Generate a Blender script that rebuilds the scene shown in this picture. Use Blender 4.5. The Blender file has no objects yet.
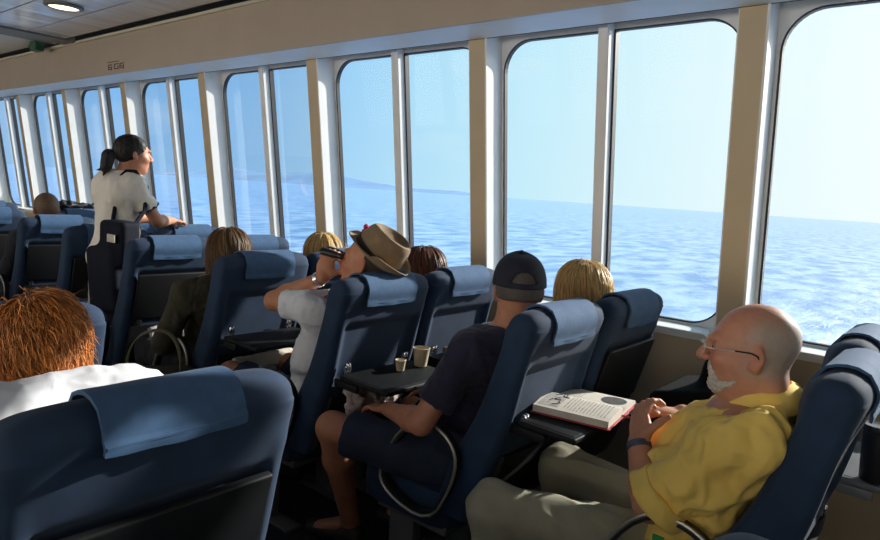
import bpy, bmesh, math, random
import numpy as np
from mathutils import Vector, Matrix
random.seed(7); rng = np.random.default_rng(7)
S = bpy.context.scene
COL = S.collection
PI = math.pi

# ------------------------------------------------------------------ materials
MATS = {}
def new_mat(name):
    m = bpy.data.materials.new(name); m.use_nodes = True
    nt = m.node_tree
    for n in list(nt.nodes):
        if n.type != 'OUTPUT_MATERIAL': nt.nodes.remove(n)
    out = [n for n in nt.nodes if n.type == 'OUTPUT_MATERIAL'][0]
    return m, nt, out

def mat(name, col, rough=.6, metal=0., var=.0, vscale=30., bump=0., bscale=200., sheen=0., spec=.5,
        stretch=(1, 1, 1), attr=None, coat=0., sss=0.):
    """principled material with noise colour variation, bump; attr = colour attribute multiplied in"""
    m, nt, out = new_mat(name)
    b = nt.nodes.new('ShaderNodeBsdfPrincipled'); nt.links.new(b.outputs[0], out.inputs[0])
    b.inputs['Roughness'].default_value = rough; b.inputs['Metallic'].default_value = metal
    b.inputs['Specular IOR Level'].default_value = spec
    b.inputs['Sheen Weight'].default_value = sheen
    b.inputs['Coat Weight'].default_value = coat
    if sss:
        b.inputs['Subsurface Weight'].default_value = sss
        b.inputs['Subsurface Radius'].default_value = (.012, .004, .002)
        b.inputs['Subsurface Scale'].default_value = 1.0
    tc = nt.nodes.new('ShaderNodeTexCoord'); mp = nt.nodes.new('ShaderNodeMapping')
    mp.inputs['Scale'].default_value = stretch
    nt.links.new(tc.outputs['Object'], mp.inputs[0])
    src = None
    if attr:
        a = nt.nodes.new('ShaderNodeAttribute'); a.attribute_name = attr; src = a.outputs['Color']
    if var > 0:
        n = nt.nodes.new('ShaderNodeTexNoise'); n.inputs['Scale'].default_value = vscale
        n.inputs['Detail'].default_value = 5; nt.links.new(mp.outputs[0], n.inputs['Vector'])
        mr = nt.nodes.new('ShaderNodeMapRange')
        mr.inputs[1].default_value = .3; mr.inputs[2].default_value = .7
        mr.inputs[3].default_value = 1 - var; mr.inputs[4].default_value = 1 + var
        nt.links.new(n.outputs[0], mr.inputs[0])
        mx = nt.nodes.new('ShaderNodeVectorMath'); mx.operation = 'SCALE'
        mx.inputs[0].default_value = col[:3]
        if src:
            mm = nt.nodes.new('ShaderNodeVectorMath'); mm.operation = 'MULTIPLY'; mm.inputs[1].default_value = col[:3]
            nt.links.new(src, mm.inputs[0]); nt.links.new(mm.outputs[0], mx.inputs[0])
        nt.links.new(mr.outputs[0], mx.inputs['Scale']); src = mx.outputs[0]
    if src: nt.links.new(src, b.inputs['Base Color'])
    else: b.inputs['Base Color'].default_value = (*col[:3], 1)
    if bump > 0:
        n2 = nt.nodes.new('ShaderNodeTexNoise'); n2.inputs['Scale'].default_value = bscale
        n2.inputs['Detail'].default_value = 4; nt.links.new(mp.outputs[0], n2.inputs['Vector'])
        bp = nt.nodes.new('ShaderNodeBump'); bp.inputs['Strength'].default_value = bump
        bp.inputs['Distance'].default_value = .01
        nt.links.new(n2.outputs[0], bp.inputs['Height']); nt.links.new(bp.outputs[0], b.inputs['Normal'])
    MATS[name] = m
    return m

M_fabric = mat('seat_velour', (.0115, .034, .080), .85, var=.16, vscale=14, bump=.08, bscale=1400, sheen=.04)
M_cloth = mat('headrest_cloth', (.038, .100, .21), .85, var=.10, vscale=40, bump=.12, bscale=900, sheen=.05)
M_side = mat('seat_side_fabric', (.014, .03, .06), .9, var=.12, vscale=25, bump=.2, bscale=400)
M_black = mat('black_plastic', (.012, .013, .015), .45, var=.1, vscale=40)
M_tray = mat('tray_plastic', (.010, .011, .013), .55, spec=.22, var=.1, vscale=30)
M_tray_lit = mat('tray_lit', (.24, .25, .26), .3, var=.06, vscale=30)  # low tray only: grazing window light put into a paler colour
M_chrome = mat('clip_chrome', (.75, .76, .78), .2, 1.)
M_trim = mat('armrest_trim', (.42, .41, .36), .35, .6)
M_ped = mat('pedestal_grey', (.16, .16, .16), .55, var=.06)
M_white = mat('white_paint', (.84, .83, .80), .45, var=.03, vscale=6)
M_beige = mat('beige_panel', (.60, .48, .31), .5, var=.04, vscale=5)
M_bulk = mat('bulkhead_panel', (.52, .43, .34), .5, var=.04, vscale=4)
M_lip = mat('bulkhead_lip', (.72, .66, .54), .5)
M_floor = mat('carpet', (.025, .028, .035), .95, var=.3, vscale=60, bump=.4, bscale=600)
M_gasket = mat('rubber_gasket', (.012, .014, .02), .5)
M_dark = mat('shadow_gap', (.20, .17, .14), .8)
M_ceilgrey = mat('ceiling_grey', (.24, .24, .235), .5)
M_skin = mat('skin', (.56, .30, .195), .5, var=.06, vscale=60, attr='col', bump=.12, bscale=220, sss=.06)
M_eye = mat('eye_white', (.75, .72, .68), .2)
M_iris = mat('eye_iris', (.05, .04, .03), .2)
M_brow = mat('brow_hair', (.20, .14, .10), .8)

# ------------------------------------------------------------------ object helpers
def link(o, parent=None):
    COL.objects.link(o)
    if parent is not None: o.parent = parent
    return o
def tag(o, label=None, cat=None, group=None, kind=None):
    if label: o['label'] = label
    if cat: o['category'] = cat
    if group: o['group'] = group
    if kind: o['kind'] = kind
    return o
def empty(name, loc, label=None, cat=None, group=None, rotz=0):
    o = bpy.data.objects.new(name, None); o.empty_display_size = .1
    COL.objects.link(o); o.location = loc; o.rotation_euler = (0, 0, rotz)
    return tag(o, label, cat, group)
def smooth(me, angle=None):
    me.polygons.foreach_set('use_smooth', [True] * len(me.polygons))
    if angle: me.set_sharp_from_angle(angle=angle)
def obj_bm(name, bm, material, parent=None, sm=True, angle=.7):
    bmesh.ops.recalc_face_normals(bm, faces=bm.faces)
    me = bpy.data.meshes.new(name); bm.to_mesh(me); bm.free()
    mats = material if isinstance(material, (list, tuple)) else [material]
    for m in mats: me.materials.append(m)
    if sm: smooth(me, angle)
    return link(bpy.data.objects.new(name, me), parent)
def obj_me(name, me, parent=None):
    return link(bpy.data.objects.new(name, me), parent)
def bx(bm, x0, x1, y0, y1, z0, z1, bev=0., mi=0, f=None):
    """axis box (optional bevel), f maps a point"""
    n0 = len(bm.faces)
    r = bmesh.ops.create_cube(bm, size=1)
    vs = r['verts']
    for v in vs:
        v.co = Vector(((x0 + x1) / 2 + v.co.x * (x1 - x0), (y0 + y1) / 2 + v.co.y * (y1 - y0), (z0 + z1) / 2 + v.co.z * (z1 - z0)))
    fs = set(fc for v in vs for fc in v.link_faces)
    for fc in fs: fc.material_index = mi
    if bev > 0:
        es = list(set(e for v in vs for e in v.link_edges))
        rr = bmesh.ops.bevel(bm, geom=es, offset=bev, segments=3, profile=.5, affect='EDGES')
        vs = list(set(v for fc in rr['faces'] for v in fc.verts) | set(v for v in vs if v.is_valid))
        for fc in rr['faces']: fc.material_index = mi
    if f:
        for v in vs: v.co = Vector(f(v.co))
    return vs
def xform(bm, verts, M):
    for v in verts: v.co = M @ v.co
def tube(bm, pts, r, n=8, closed=False, mi=0, caps=True):
    """tube along points; r scalar or list"""
    pts = [Vector(p) for p in pts]; N = len(pts)
    rs = r if hasattr(r, '__len__') else [r] * N
    rings = []; prev = None
    for i, p in enumerate(pts):
        a = pts[(i - 1) % N] if (closed or i > 0) else pts[i]
        b = pts[(i + 1) % N] if (closed or i < N - 1) else pts[i]
        t = (b - a)
        t = t.normalized() if t.length > 1e-9 else Vector((0, 0, 1))
        if prev is None:
            u = t.orthogonal().normalized()
        else:
            u = prev - t * prev.dot(t)
            u = u.normalized() if u.length > 1e-6 else t.orthogonal().normalized()
        prev = u; w = t.cross(u)
        rings.append([bm.verts.new(p + (u * math.cos(2 * PI * k / n) + w * math.sin(2 * PI * k / n)) * rs[i]) for k in range(n)])
    M = N if closed else N - 1
    for i in range(M):
        A, B = rings[i], rings[(i + 1) % N]
        for k in range(n):
            bm.faces.new((A[k], A[(k + 1) % n], B[(k + 1) % n], B[k])).material_index = mi
    if caps and not closed:
        bm.faces.new(rings[0][::-1]).material_index = mi; bm.faces.new(rings[-1]).material_index = mi
def loft(bm, rings, cap0=True, cap1=True, mi=0):
    R = [[bm.verts.new(p) for p in ring] for ring in rings]
    n = len(R[0])
    for i in range(len(R) - 1):
        for k in range(n):
            bm.faces.new((R[i][k], R[i][(k + 1) % n], R[i + 1][(k + 1) % n], R[i + 1][k])).material_index = mi
    if cap0: bm.faces.new(R[0][::-1]).material_index = mi
    if cap1: bm.faces.new(R[-1]).material_index = mi
def lathe(bm, prof, c=(0, 0, 0), n=28, mi=0, cap0=True, cap1=True):
    loft(bm, [[(c[0] + r * math.cos(2 * PI * k / n), c[1] + r * math.sin(2 * PI * k / n), c[2] + z) for k in range(n)] for r, z in prof], cap0, cap1, mi)
def chaikin(p, it=2, closed=True):
    for _ in range(it):
        q = []; N = len(p)
        for i in range(N if closed else N - 1):
            a, b = Vector(p[i]), Vector(p[(i + 1) % N])
            q += [a * .75 + b * .25, a * .25 + b * .75]
        if not closed: q = [Vector(p[0])] + q + [Vector(p[-1])]
        p = q
    return p
def spline(p, n=8):
    """catmull-rom through points"""
    p = [np.array(q, float) for q in p]
    P = [2 * p[0] - p[1]] + p + [2 * p[-1] - p[-2]]
    out = []
    for i in range(1, len(P) - 2):
        for k in range(n):
            t = k / n
            a, b, c, d = P[i - 1], P[i], P[i + 1], P[i + 2]
            out.append(.5 * ((2 * b) + (c - a) * t + (2 * a - 5 * b + 4 * c - d) * t * t + (3 * b - a - 3 * c + d) * t ** 3))
    out.append(p[-1]); return out

# ------------------------------------------------------------------ numpy value noise
def _h(ix, iy, iz):
    n = (ix * 374761393 + iy * 668265263 + iz * 2147483647 + 1013904223).astype(np.int64)
    n = (n ^ (n >> 13)) * 1274126177
    n = n ^ (n >> 16)
    return (n & 0xffff).astype(np.float64) / 65535.
def vnoise(p):
    i = np.floor(p).astype(np.int64); f = p - i; f = f * f * (3 - 2 * f)
    x, y, z = i[:, 0], i[:, 1], i[:, 2]; fx, fy, fz = f[:, 0], f[:, 1], f[:, 2]
    def L(a, b, t): return a + (b - a) * t
    return L(L(L(_h(x, y, z), _h(x + 1, y, z), fx), L(_h(x, y + 1, z), _h(x + 1, y + 1, z), fx), fy),
             L(L(_h(x, y, z + 1), _h(x + 1, y, z + 1), fx), L(_h(x, y + 1, z + 1), _h(x + 1, y + 1, z + 1), fx), fy), fz)
def fbm(p, o=3):
    s = 0; a = .5; t = 0
    for k in range(o):
        s = s + a * vnoise(p * 2 ** k + 17.3 * k); t += a; a *= .5
    return s / t

# ------------------------------------------------------------------ signed distance bodies -> surface nets
def A3(v): return np.array(v, float)
def nrm(v):
    v = A3(v); return v / np.linalg.norm(v)
class Field:
    def __init__(s, vox): s.vox = vox; s.pr = []
    def cap(s, a, b, ra, rb=None, k=.02, op='u', flat=0, sq=None):
        """rounded cone; flat=1 cuts b flat, flat=2 both; sq=(axis,factor) squashes along axis"""
        s.pr.append(('c', A3(a), A3(b), ra, ra if rb is None else rb, k, op, flat, sq)); return s
    def ell(s, c, r, R=None, k=.02, op='u'):
        s.pr.append(('e', A3(c), A3(r), np.eye(3) if R is None else np.array(R, float), k, op)); return s
    def box(s, c, h, R=None, rd=.01, k=.01, op='u'):
        s.pr.append(('b', A3(c), A3(h), np.eye(3) if R is None else np.array(R, float), rd, k, op)); return s
    def plane(s, p, n, k=.004):
        """keep the side the normal points away from"""
        s.pr.append(('p', A3(p), nrm(n), k)); return s
    def bounds(s):
        lo = np.full(3, 1e9); hi = -lo
        for p in s.pr:
            if p[0] == 'p' or p[-1] == 's' or (p[0] == 'c' and p[6] == 's'): continue
            l, h = s.bb(p); lo = np.minimum(lo, l); hi = np.maximum(hi, h)
        return lo - 3 * s.vox, hi + 3 * s.vox
    def bb(s, p):
        if p[0] == 'c':
            m = max(p[3], p[4]) * (max(1, p[8][1]) if p[8] else 1); return np.minimum(p[1], p[2]) - m, np.maximum(p[1], p[2]) + m
        if p[0] == 'e':
            m = np.sqrt(((p[3] * p[2][:, None]) ** 2).sum(0)); return p[1] - m, p[1] + m
        m = (np.abs(p[3]) * (p[2] + p[4])[:, None]).sum(0); return p[1] - m, p[1] + m
    def mesh(s):
        v = s.vox; lo, hi = s.bounds()
        n = np.ceil((hi - lo) / v).astype(int) + 1
        ax = [lo[i] + v * np.arange(n[i]) for i in range(3)]
        G = np.full(n, 1., np.float32)
        for p in s.pr:
            if p[0] == 'p':
                d = ((ax[0] - p[1][0]) * p[2][0])[:, None, None] + ((ax[1] - p[1][1]) * p[2][1])[None, :, None] + ((ax[2] - p[1][2]) * p[2][2])[None, None, :]
                k = p[3]; h = np.maximum(k - np.abs(G - d), 0) / k
                G = (np.maximum(G, d) + h * h * k * .25).astype(np.float32); continue
            k, op = (p[5], p[6]) if p[0] == 'c' else ((p[4], p[5]) if p[0] == 'e' else (p[5], p[6]))
            l, h = s.bb(p); mg = 2 * k + 3 * v
            i0 = np.clip(np.floor((l - mg - lo) / v).astype(int), 0, n - 1); i1 = np.clip(np.ceil((h + mg - lo) / v).astype(int) + 1, 1, n)
            if (i1 <= i0).any(): continue
            X = ax[0][i0[0]:i1[0]][:, None, None]; Y = ax[1][i0[1]:i1[1]][None, :, None]; Z = ax[2][i0[2]:i1[2]][None, None, :]
            if p[0] == 'c':
                a, b, ra, rb, flat, sq = p[1], p[2], p[3], p[4], p[7], p[8]
                ab = b - a; L2 = max(ab @ ab, 1e-12)
                px, py, pz = X - a[0], Y - a[1], Z - a[2]
                t0 = (px * ab[0] + py * ab[1] + pz * ab[2]) / L2
                t = np.clip(t0, 0, 1)
                dx, dy, dz = px - ab[0] * t, py - ab[1] * t, pz - ab[2] * t
                f = 1.
                if sq:
                    u = nrm(sq[0]); c = dx * u[0] + dy * u[1] + dz * u[2]; q = c * (1 / sq[1] - 1)
                    dx, dy, dz = dx + q * u[0], dy + q * u[1], dz + q * u[2]; f = min(1., sq[1])
                d = (np.sqrt(dx * dx + dy * dy + dz * dz) - (ra + (rb - ra) * t)) * f
                L = math.sqrt(L2)
                if flat >= 1: d = np.maximum(d, (t0 - 1) * L)
                if flat >= 2: d = np.maximum(d, -t0 * L)
            else:
                c, r, R = p[1], p[2], p[3]
                px, py, pz = X - c[0], Y - c[1], Z - c[2]
                q = [px * R[i, 0] + py * R[i, 1] + pz * R[i, 2] for i in range(3)]
                if p[0] == 'e':
                    k0 = np.sqrt(sum((q[i] / r[i]) ** 2 for i in range(3))); k1 = np.sqrt(sum((q[i] / r[i] ** 2) ** 2 for i in range(3)))
                    d = k0 * (k0 - 1) / np.maximum(k1, 1e-6)
                else:
                    e = [np.abs(q[i]) - r[i] for i in range(3)]
                    d = np.sqrt(sum(np.maximum(e[i], 0) ** 2 for i in range(3))) + np.minimum(np.maximum(np.maximum(e[0], e[1]), e[2]), 0) - p[4]
            sl = tuple(slice(i0[i], i1[i]) for i in range(3)); g = G[sl]
            if op == 'u':
                hh = np.maximum(k - np.abs(g - d), 0) / k; G[sl] = np.minimum(g, d) - hh * hh * k * .25
            else:
                d = -d; hh = np.maximum(k - np.abs(g - d), 0) / k; G[sl] = np.maximum(g, d) + hh * hh * k * .25
        # surface nets
        m = G < 0
        c = np.zeros(tuple(n - 1), np.int8)
        offs = [(i, j, l) for i in (0, 1) for j in (0, 1) for l in (0, 1)]
        for o in offs: c += m[o[0]:n[0] - 1 + o[0], o[1]:n[1] - 1 + o[1], o[2]:n[2] - 1 + o[2]]
        act = np.argwhere((c > 0) & (c < 8))
        idx = np.full(tuple(n - 1), -1, np.int64); idx[tuple(act.T)] = np.arange(len(act))
        val = {o: G[act[:, 0] + o[0], act[:, 1] + o[1], act[:, 2] + o[2]].astype(float) for o in offs}
        sp = np.zeros((len(act), 3)); cn = np.zeros(len(act))
        for o in offs:
            for a in range(3):
                if o[a]: continue
                o2 = list(o); o2[a] = 1; o2 = tuple(o2)
                va, vb = val[o], val[o2]; cr = (va < 0) != (vb < 0)
                t = np.where(cr, va / np.where(cr, va - vb, 1), 0)
                P = np.tile(A3(o), (len(act), 1)); P[:, a] = t
                sp += P * cr[:, None]; cn += cr
        V = lo + v * (act + sp / cn[:, None])
        F = []
        for a in range(3):
            b, d = (a + 1) % 3, (a + 2) % 3
            sa = [slice(None)] * 3; sb = [slice(None)] * 3
            sa[a] = slice(0, -1); sb[a] = slice(1, None)
            ma, mb = m[tuple(sa)], m[tuple(sb)]
            e = np.argwhere(ma != mb)
            e = e[(e[:, b] > 0) & (e[:, d] > 0)]
            fl = ma[tuple(e.T)]
            def I(db, dd):
                q = e.copy(); q[:, b] -= db; q[:, d] -= dd
                q = np.minimum(q, n - 2); return idx[tuple(q.T)]
            Q = np.stack([I(1, 1), I(0, 1), I(0, 0), I(1, 0)], 1)
            Q[~fl] = Q[~fl][:, ::-1]
            F.append(Q)
        F = np.concatenate(F); F = F[(F >= 0).all(1)]
        return V, F
def vnormals(V, F):
    n = np.cross(V[F[:, 2]] - V[F[:, 0]], V[F[:, 3]] - V[F[:, 1]]); N = np.zeros_like(V)
    for k in range(4): np.add.at(N, F[:, k], n)
    return N / np.maximum(np.linalg.norm(N, axis=1, keepdims=True), 1e-12)
def lap(V, F, it=1, f=.5):
    for _ in range(it):
        s = np.zeros_like(V); c = np.zeros(len(V))
        for k in range(4):
            np.add.at(s, F[:, k], V[F[:, (k + 1) % 4]]); np.add.at(c, F[:, k], 1)
        V = V + f * (s / np.maximum(c, 1)[:, None] - V)
    return V
def np_mesh(name, V, F, material, parent=None, colors=None):
    me = bpy.data.meshes.new(name)
    me.vertices.add(len(V)); me.vertices.foreach_set('co', V.astype(np.float32).ravel())
    me.loops.add(F.size); me.loops.foreach_set('vertex_index', F.astype(np.int32).ravel())
    me.polygons.add(len(F)); me.polygons.foreach_set('loop_start', np.arange(0, F.size, F.shape[1], dtype=np.int32))
    me.update(calc_edges=True)
    me.polygons.foreach_set('use_smooth', np.ones(len(F), bool))
    for m in (material if isinstance(material, (list, tuple)) else [material]): me.materials.append(m)
    if colors is not None:
        a = me.color_attributes.new('col', 'FLOAT_COLOR', 'POINT')
        a.data.foreach_set('color', np.concatenate([colors, np.ones((len(V), 1))], 1).astype(np.float32).ravel())
    me.validate()
    return link(bpy.data.objects.new(name, me), parent)
def sdf_obj(name, f, material, parent=None, wr=None, sm=1, colors=None):
    """mesh a field; wr = list of (amp, freq(3), octaves, ridged) displacements along the normal"""
    V, F = f.mesh(); V = lap(V, F, sm, .5)
    if wr:
        N = vnormals(V, F); d = np.zeros(len(V))
        for amp, fr, oc, rg in wr:
            q = fbm(V * A3(fr) + 3.1, oc)
            if rg: q = 1 - np.abs(2 * q - 1) * 2
            d += amp * (q - .5)
        V = V + N * d[:, None]
    return np_mesh(name, V, F, material, parent, colors(V) if colors else None)

# ------------------------------------------------------------------ the room
def wp(x, z, d=0.):
    """a point of the leaning window wall: d metres outward of its inner face"""
    return (x, 2.98 - .132 * (z - .95) + d, z)
def wbox(bm, x0, x1, z0, z1, d0, d1, mi=0, bev=0.):
    def f(c):
        return wp(c.x, c.z, c.y)
    return bx(bm, x0, x1, d0, d1, z0, z1, bev, mi, f)
X0, X1 = -12.2, 3.2
def struct(name, bm, m, parent=None, sm=False):
    o = obj_bm(name, bm, m, parent, sm)
    if parent is None: o['kind'] = 'structure'
    return o
bm = bmesh.new(); bx(bm, X0, X1, -5.2, 3.2, -.1, 0); struct('floor', bm, M_floor)
bm = bmesh.new(); wbox(bm, X0, X1, 0, .945, 0, .2); struct('wall_window_side', bm, M_beige)
bm = bmesh.new(); wbox(bm, X0, X1, .945, .962, -.022, .2, bev=.004); wbox(bm, X0, X1, .925, .944, -.012, 0, bev=.002); struct('window_sill', bm, M_white)
# bulkhead above the windows: pale soffit, beige face, lip
bm = bmesh.new(); bx(bm, X0, X1, 2.54, 2.80, 2.31, 2.335); bx(bm, X0, X1, 2.79, 2.98, 2.345, 2.37)
struct('ceiling_soffit', bm, M_white)
bm = bmesh.new(); bx(bm, X0, X1, 2.525, 2.54, 2.309, 2.635); bx(bm, X0, X1, 2.54, 3.05, 2.37, 2.64); struct('wall_bulkhead', bm, M_bulk)
bm = bmesh.new(); bx(bm, X0, X1, 2.505, 2.54, 2.620, 2.642, .003); struct('trim_bulkhead_lip', bm, M_lip)
bm = bmesh.new(); bx(bm, X0, X1, 2.799, 2.803, 2.308, 2.312); struct('trim_head_line', bm, M_gasket)
bm = bmesh.new(); bx(bm, X0, X1, -5.2, 3.2, 2.72, 2.8); struct('ceiling', bm, M_dark)
# glossy ceiling panels between seams
m, nt, out = new_mat('ceiling_gloss'); b = nt.nodes.new('ShaderNodeBsdfPrincipled'); nt.links.new(b.outputs[0], out.inputs[0])
b.inputs['Base Color'].default_value = (.80, .82, .88, 1); b.inputs['Metallic'].default_value = .35; b.inputs['Roughness'].default_value = .2; b.inputs['Specular IOR Level'].default_value = .8
tc = nt.nodes.new('ShaderNodeTexCoord'); mp = nt.nodes.new('ShaderNodeMapping'); mp.inputs['Scale'].default_value = (2.6, .5, 1)
nz = nt.nodes.new('ShaderNodeTexNoise'); nz.inputs['Scale'].default_value = 1.6; nz.inputs['Detail'].default_value = 2
bp = nt.nodes.new('ShaderNodeBump'); bp.inputs['Strength'].default_value = .45; bp.inputs['Distance'].default_value = .05
nt.links.new(tc.outputs['Object'], mp.inputs[0]); nt.links.new(mp.outputs[0], nz.inputs['Vector']); nt.links.new(nz.outputs[0], bp.inputs['Height']); nt.links.new(bp.outputs[0], b.inputs['Normal'])
M_cg = m
ys = [2.42, 2.125, 1.765, 1.40, 1.04, .68, .32, -.04, -.6, -1.4, -2.4, -3.6, -5.2]
bm = bmesh.new()
for a, c in zip(ys[1:], ys[:-1]):
    for xa, xb in ((-6.5, -3.2), (-3.19, 0.2), (.21, X1)):
        bx(bm, xa, xb, a + .005, c - .005, 2.64, 2.70, .003)
struct('ceiling_panels', bm, M_cg)
bm = bmesh.new(); bx(bm, -6.74, -6.51, -5.2, 2.50, 2.625, 2.72, .004); bx(bm, -7.0, -6.86, -5.2, 2.47, 2.65, 2.72, .004); struct('ceiling_beam', bm, M_ceilgrey)
bm = bmesh.new(); bx(bm, -7.0, -6.75, -5.2, 2.5, 2.655, 2.72); bx(bm, X0, -7.01, -5.2, 2.46, 2.665, 2.72); struct('ceiling_far_panel', bm, M_white)
bm = bmesh.new(); bx(bm, -6.80, -6.775, 1.9, 2.42, 2.648, 2.656); bx(bm, -6.80, -6.775, 1.2, 1.75, 2.648, 2.656); struct('ceiling_vent_slot', bm, M_dark)
# pillars
k_p = [-.87 - 1.356 * k for k in range(-2, 9)]
for i, xl in enumerate(k_p):
    bm = bmesh.new()
    wbox(bm, xl, xl + .105, .945, 2.345, 0, .150, 0)
    wbox(bm, xl + .105, xl + .112, .945, 2.345, .003, .145, 1)
    wbox(bm, xl - .007, xl, .945, 2.345, .003, .145, 1)
    wbox(bm, xl + .103, xl + .113, .945, 2.345, -.004, .004, 1)
    o = struct('trim_pillar_%d' % (i + 1), bm, [M_beige, M_white])
# panes
m, nt, out = new_mat('window_glass')
fr = nt.nodes.new('ShaderNodeFresnel'); fr.inputs[0].default_value = 1.35
tr = nt.nodes.new('ShaderNodeBsdfTransparent'); tr.inputs[0].default_value = (.97, .985, .99, 1)
gl = nt.nodes.new('ShaderNodeBsdfGlossy'); gl.inputs['Roughness'].default_value = 0
mu = nt.nodes.new('ShaderNodeMath'); mu.operation = 'MULTIPLY'; mu.inputs[1].default_value = .15
mx = nt.nodes.new('ShaderNodeMixShader'); nt.links.new(fr.outputs[0], mu.inputs[0]); nt.links.new(mu.outputs[0], mx.inputs[0])
nt.links.new(tr.outputs[0], mx.inputs[1]); nt.links.new(gl.outputs[0], mx.inputs[2]); nt.links.new(mx.outputs[0], out.inputs[0])
M_glass = m
def rrect(x0, x1, z0, z1, r, n=10):
    pts = []
    for cx, cz, a0 in ((x1 - r, z1 - r, 0), (x0 + r, z1 - r, PI / 2), (x0 + r, z0 + r, PI), (x1 - r, z0 + r, 1.5 * PI)):
        pts += [(cx + r * math.cos(a0 + PI / 2 * k / n), cz + r * math.sin(a0 + PI / 2 * k / n)) for k in range(n + 1)]
    return pts
def square_ring(inner, x0, x1, z0, z1):
    """outer rectangle points matching inner ones radially"""
    cx, cz = (x0 + x1) / 2, (z0 + z1) / 2; hx, hz = (x1 - x0) / 2, (z1 - z0) / 2; outp = []
    n = len(inner) // 4
    cs = [(x1, z1), (x0, z1), (x0, z0), (x1, z0)]
    for i, p in enumerate(inner):
        q = i // n; j = i % n; c = cs[q]
        t = j / (n - 1)
        # first half slides along the side it starts from, second half leaves the corner
        a = inner[q * n]; b2 = inner[q * n + n - 1]
        if q == 0: s, e = (x1, a[1]), (b2[0], z1)
        elif q == 1: s, e = (a[0], z1), (x0, b2[1])
        elif q == 2: s, e = (x0, a[1]), (b2[0], z0)
        else: s, e = (a[0], z0), (x1, b2[1])
        if t <= .5: u = t * 2; outp.append((s[0] + (c[0] - s[0]) * u, s[1] + (c[1] - s[1]) * u))
        else: u = t * 2 - 1; outp.append((c[0] + (e[0] - c[0]) * u, c[1] + (e[1] - c[1]) * u))
    return outp
for i in range(len(k_p) - 1):
    xr, xl = k_p[i], k_p[i + 1] + .105      # bay from pillar xl to pillar xr
    far = (i == len(k_p) - 3)
    mid = (xl + xr) / 2
    rad = .16
    inn = rrect(xl + .022, xr - .012, .972, 2.318, rad)
    outr = square_ring(inn, xl - .004, xr + .004, .955, 2.347)
    bm = bmesh.new()
    R = []
    for ring, d in ((outr, .138), (inn, .138), (inn, .150), (outr, .150)):
        R.append([bm.verts.new(wp(p[0], p[1], d)) for p in ring])
    n = len(inn)
    for a in range(4):
        A, B = R[a], R[(a + 1) % 4]
        for q in range(n): bm.faces.new((A[q], A[(q + 1) % n], B[(q + 1) % n], B[q]))
    w = struct('window_%d' % (i + 1), bm, M_white, sm=False)
    bm = bmesh.new()
    inn2 = rrect(xl + .031, xr - .019, .980, 2.311, rad - .008)
    R = []
    for ring, d in ((inn, .134), (inn2, .134), (inn2, .160), (inn, .160)):
        R.append([bm.verts.new(wp(p[0], p[1], d)) for p in ring])
    for a in range(4):
        A, B = R[a], R[(a + 1) % 4]
        for q in range(n): bm.faces.new((A[q], A[(q + 1) % n], B[(q + 1) % n], B[q]))
    obj_bm('gasket', bm, M_gasket, w, False)
    bm = bmesh.new()
    wbox(bm, mid - .028, mid + .028, .96, 2.345, .075, .148, 0, .006)
    obj_bm('mullion', bm, M_white, w, False)
    bm = bmesh.new(); wbox(bm, mid + .028, mid + .038, .975, 2.315, .13, .165); wbox(bm, mid - .029, mid + .029, .975, 2.315, .149, .165)
    obj_bm('mullion_seal', bm, M_gasket, w, False)
    for a, c in ((xl + .022, mid - .03), (mid + .03, xr - .012)):
        bm = bmesh.new()
        vs = [bm.verts.new(wp(x, z, .15)) for x, z in ((a, .972), (c, .972), (c, 2.318), (a, 2.318))]
        bm.faces.new(vs)
        obj_bm('pane', bm, M_glass, w, False)
# bow end wall, stern end wall, far-side wall with its own window band
bm = bmesh.new(); bx(bm, X0 - .1, X0, -5.2, 3.3, 0, 2.8); struct('wall_bow', bm, M_beige)
bm = bmesh.new(); bx(bm, X1, X1 + .1, -5.2, 3.3, 0, 2.8); struct('wall_stern', bm, M_beige)
bm = bmesh.new(); bx(bm, X0, X1, -5.3, -5.2, 0, .8); bx(bm, X0, X1, -5.3, -5.2, 2.3, 2.8)
for k in range(11): bx(bm, X0 + k * 1.4, X0 + k * 1.4 + .25, -5.3, -5.2, .8, 2.3)
struct('wall_far_side', bm, M_beige)
# unseen waist-high board added to shade the lower cabin from the far-side windows
bm = bmesh.new(); bx(bm, X0, X1, -.70, -.64, 0, .95); struct('shade_blocker', bm, mat('shade_blocker_dark', (.06, .06, .065), .7))
# ceiling lamp
t = empty('ceiling_lamp', (-5.22, 1.93, 2.64), 'round recessed ceiling lamp lit warm white in the glossy ceiling', 'lamp')
bm = bmesh.new(); lathe(bm, [(.095, 0), (.125, 0), (.128, -.012), (.105, -.022), (.095, -.012)], n=32, cap0=False, cap1=False); obj_bm('lamp_rim', bm, M_ceilgrey, t)
m, nt, out = new_mat('lamp_glow'); e = nt.nodes.new('ShaderNodeEmission'); e.inputs[0].default_value = (1, .86, .6, 1); e.inputs[1].default_value = 3.; nt.links.new(e.outputs[0], out.inputs[0])
bm = bmesh.new(); lathe(bm, [(.001, -.016), (.06, -.015), (.1, -.010), (.1, 0)], n=32); obj_bm('lamp_diffuser', bm, m, t)
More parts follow.
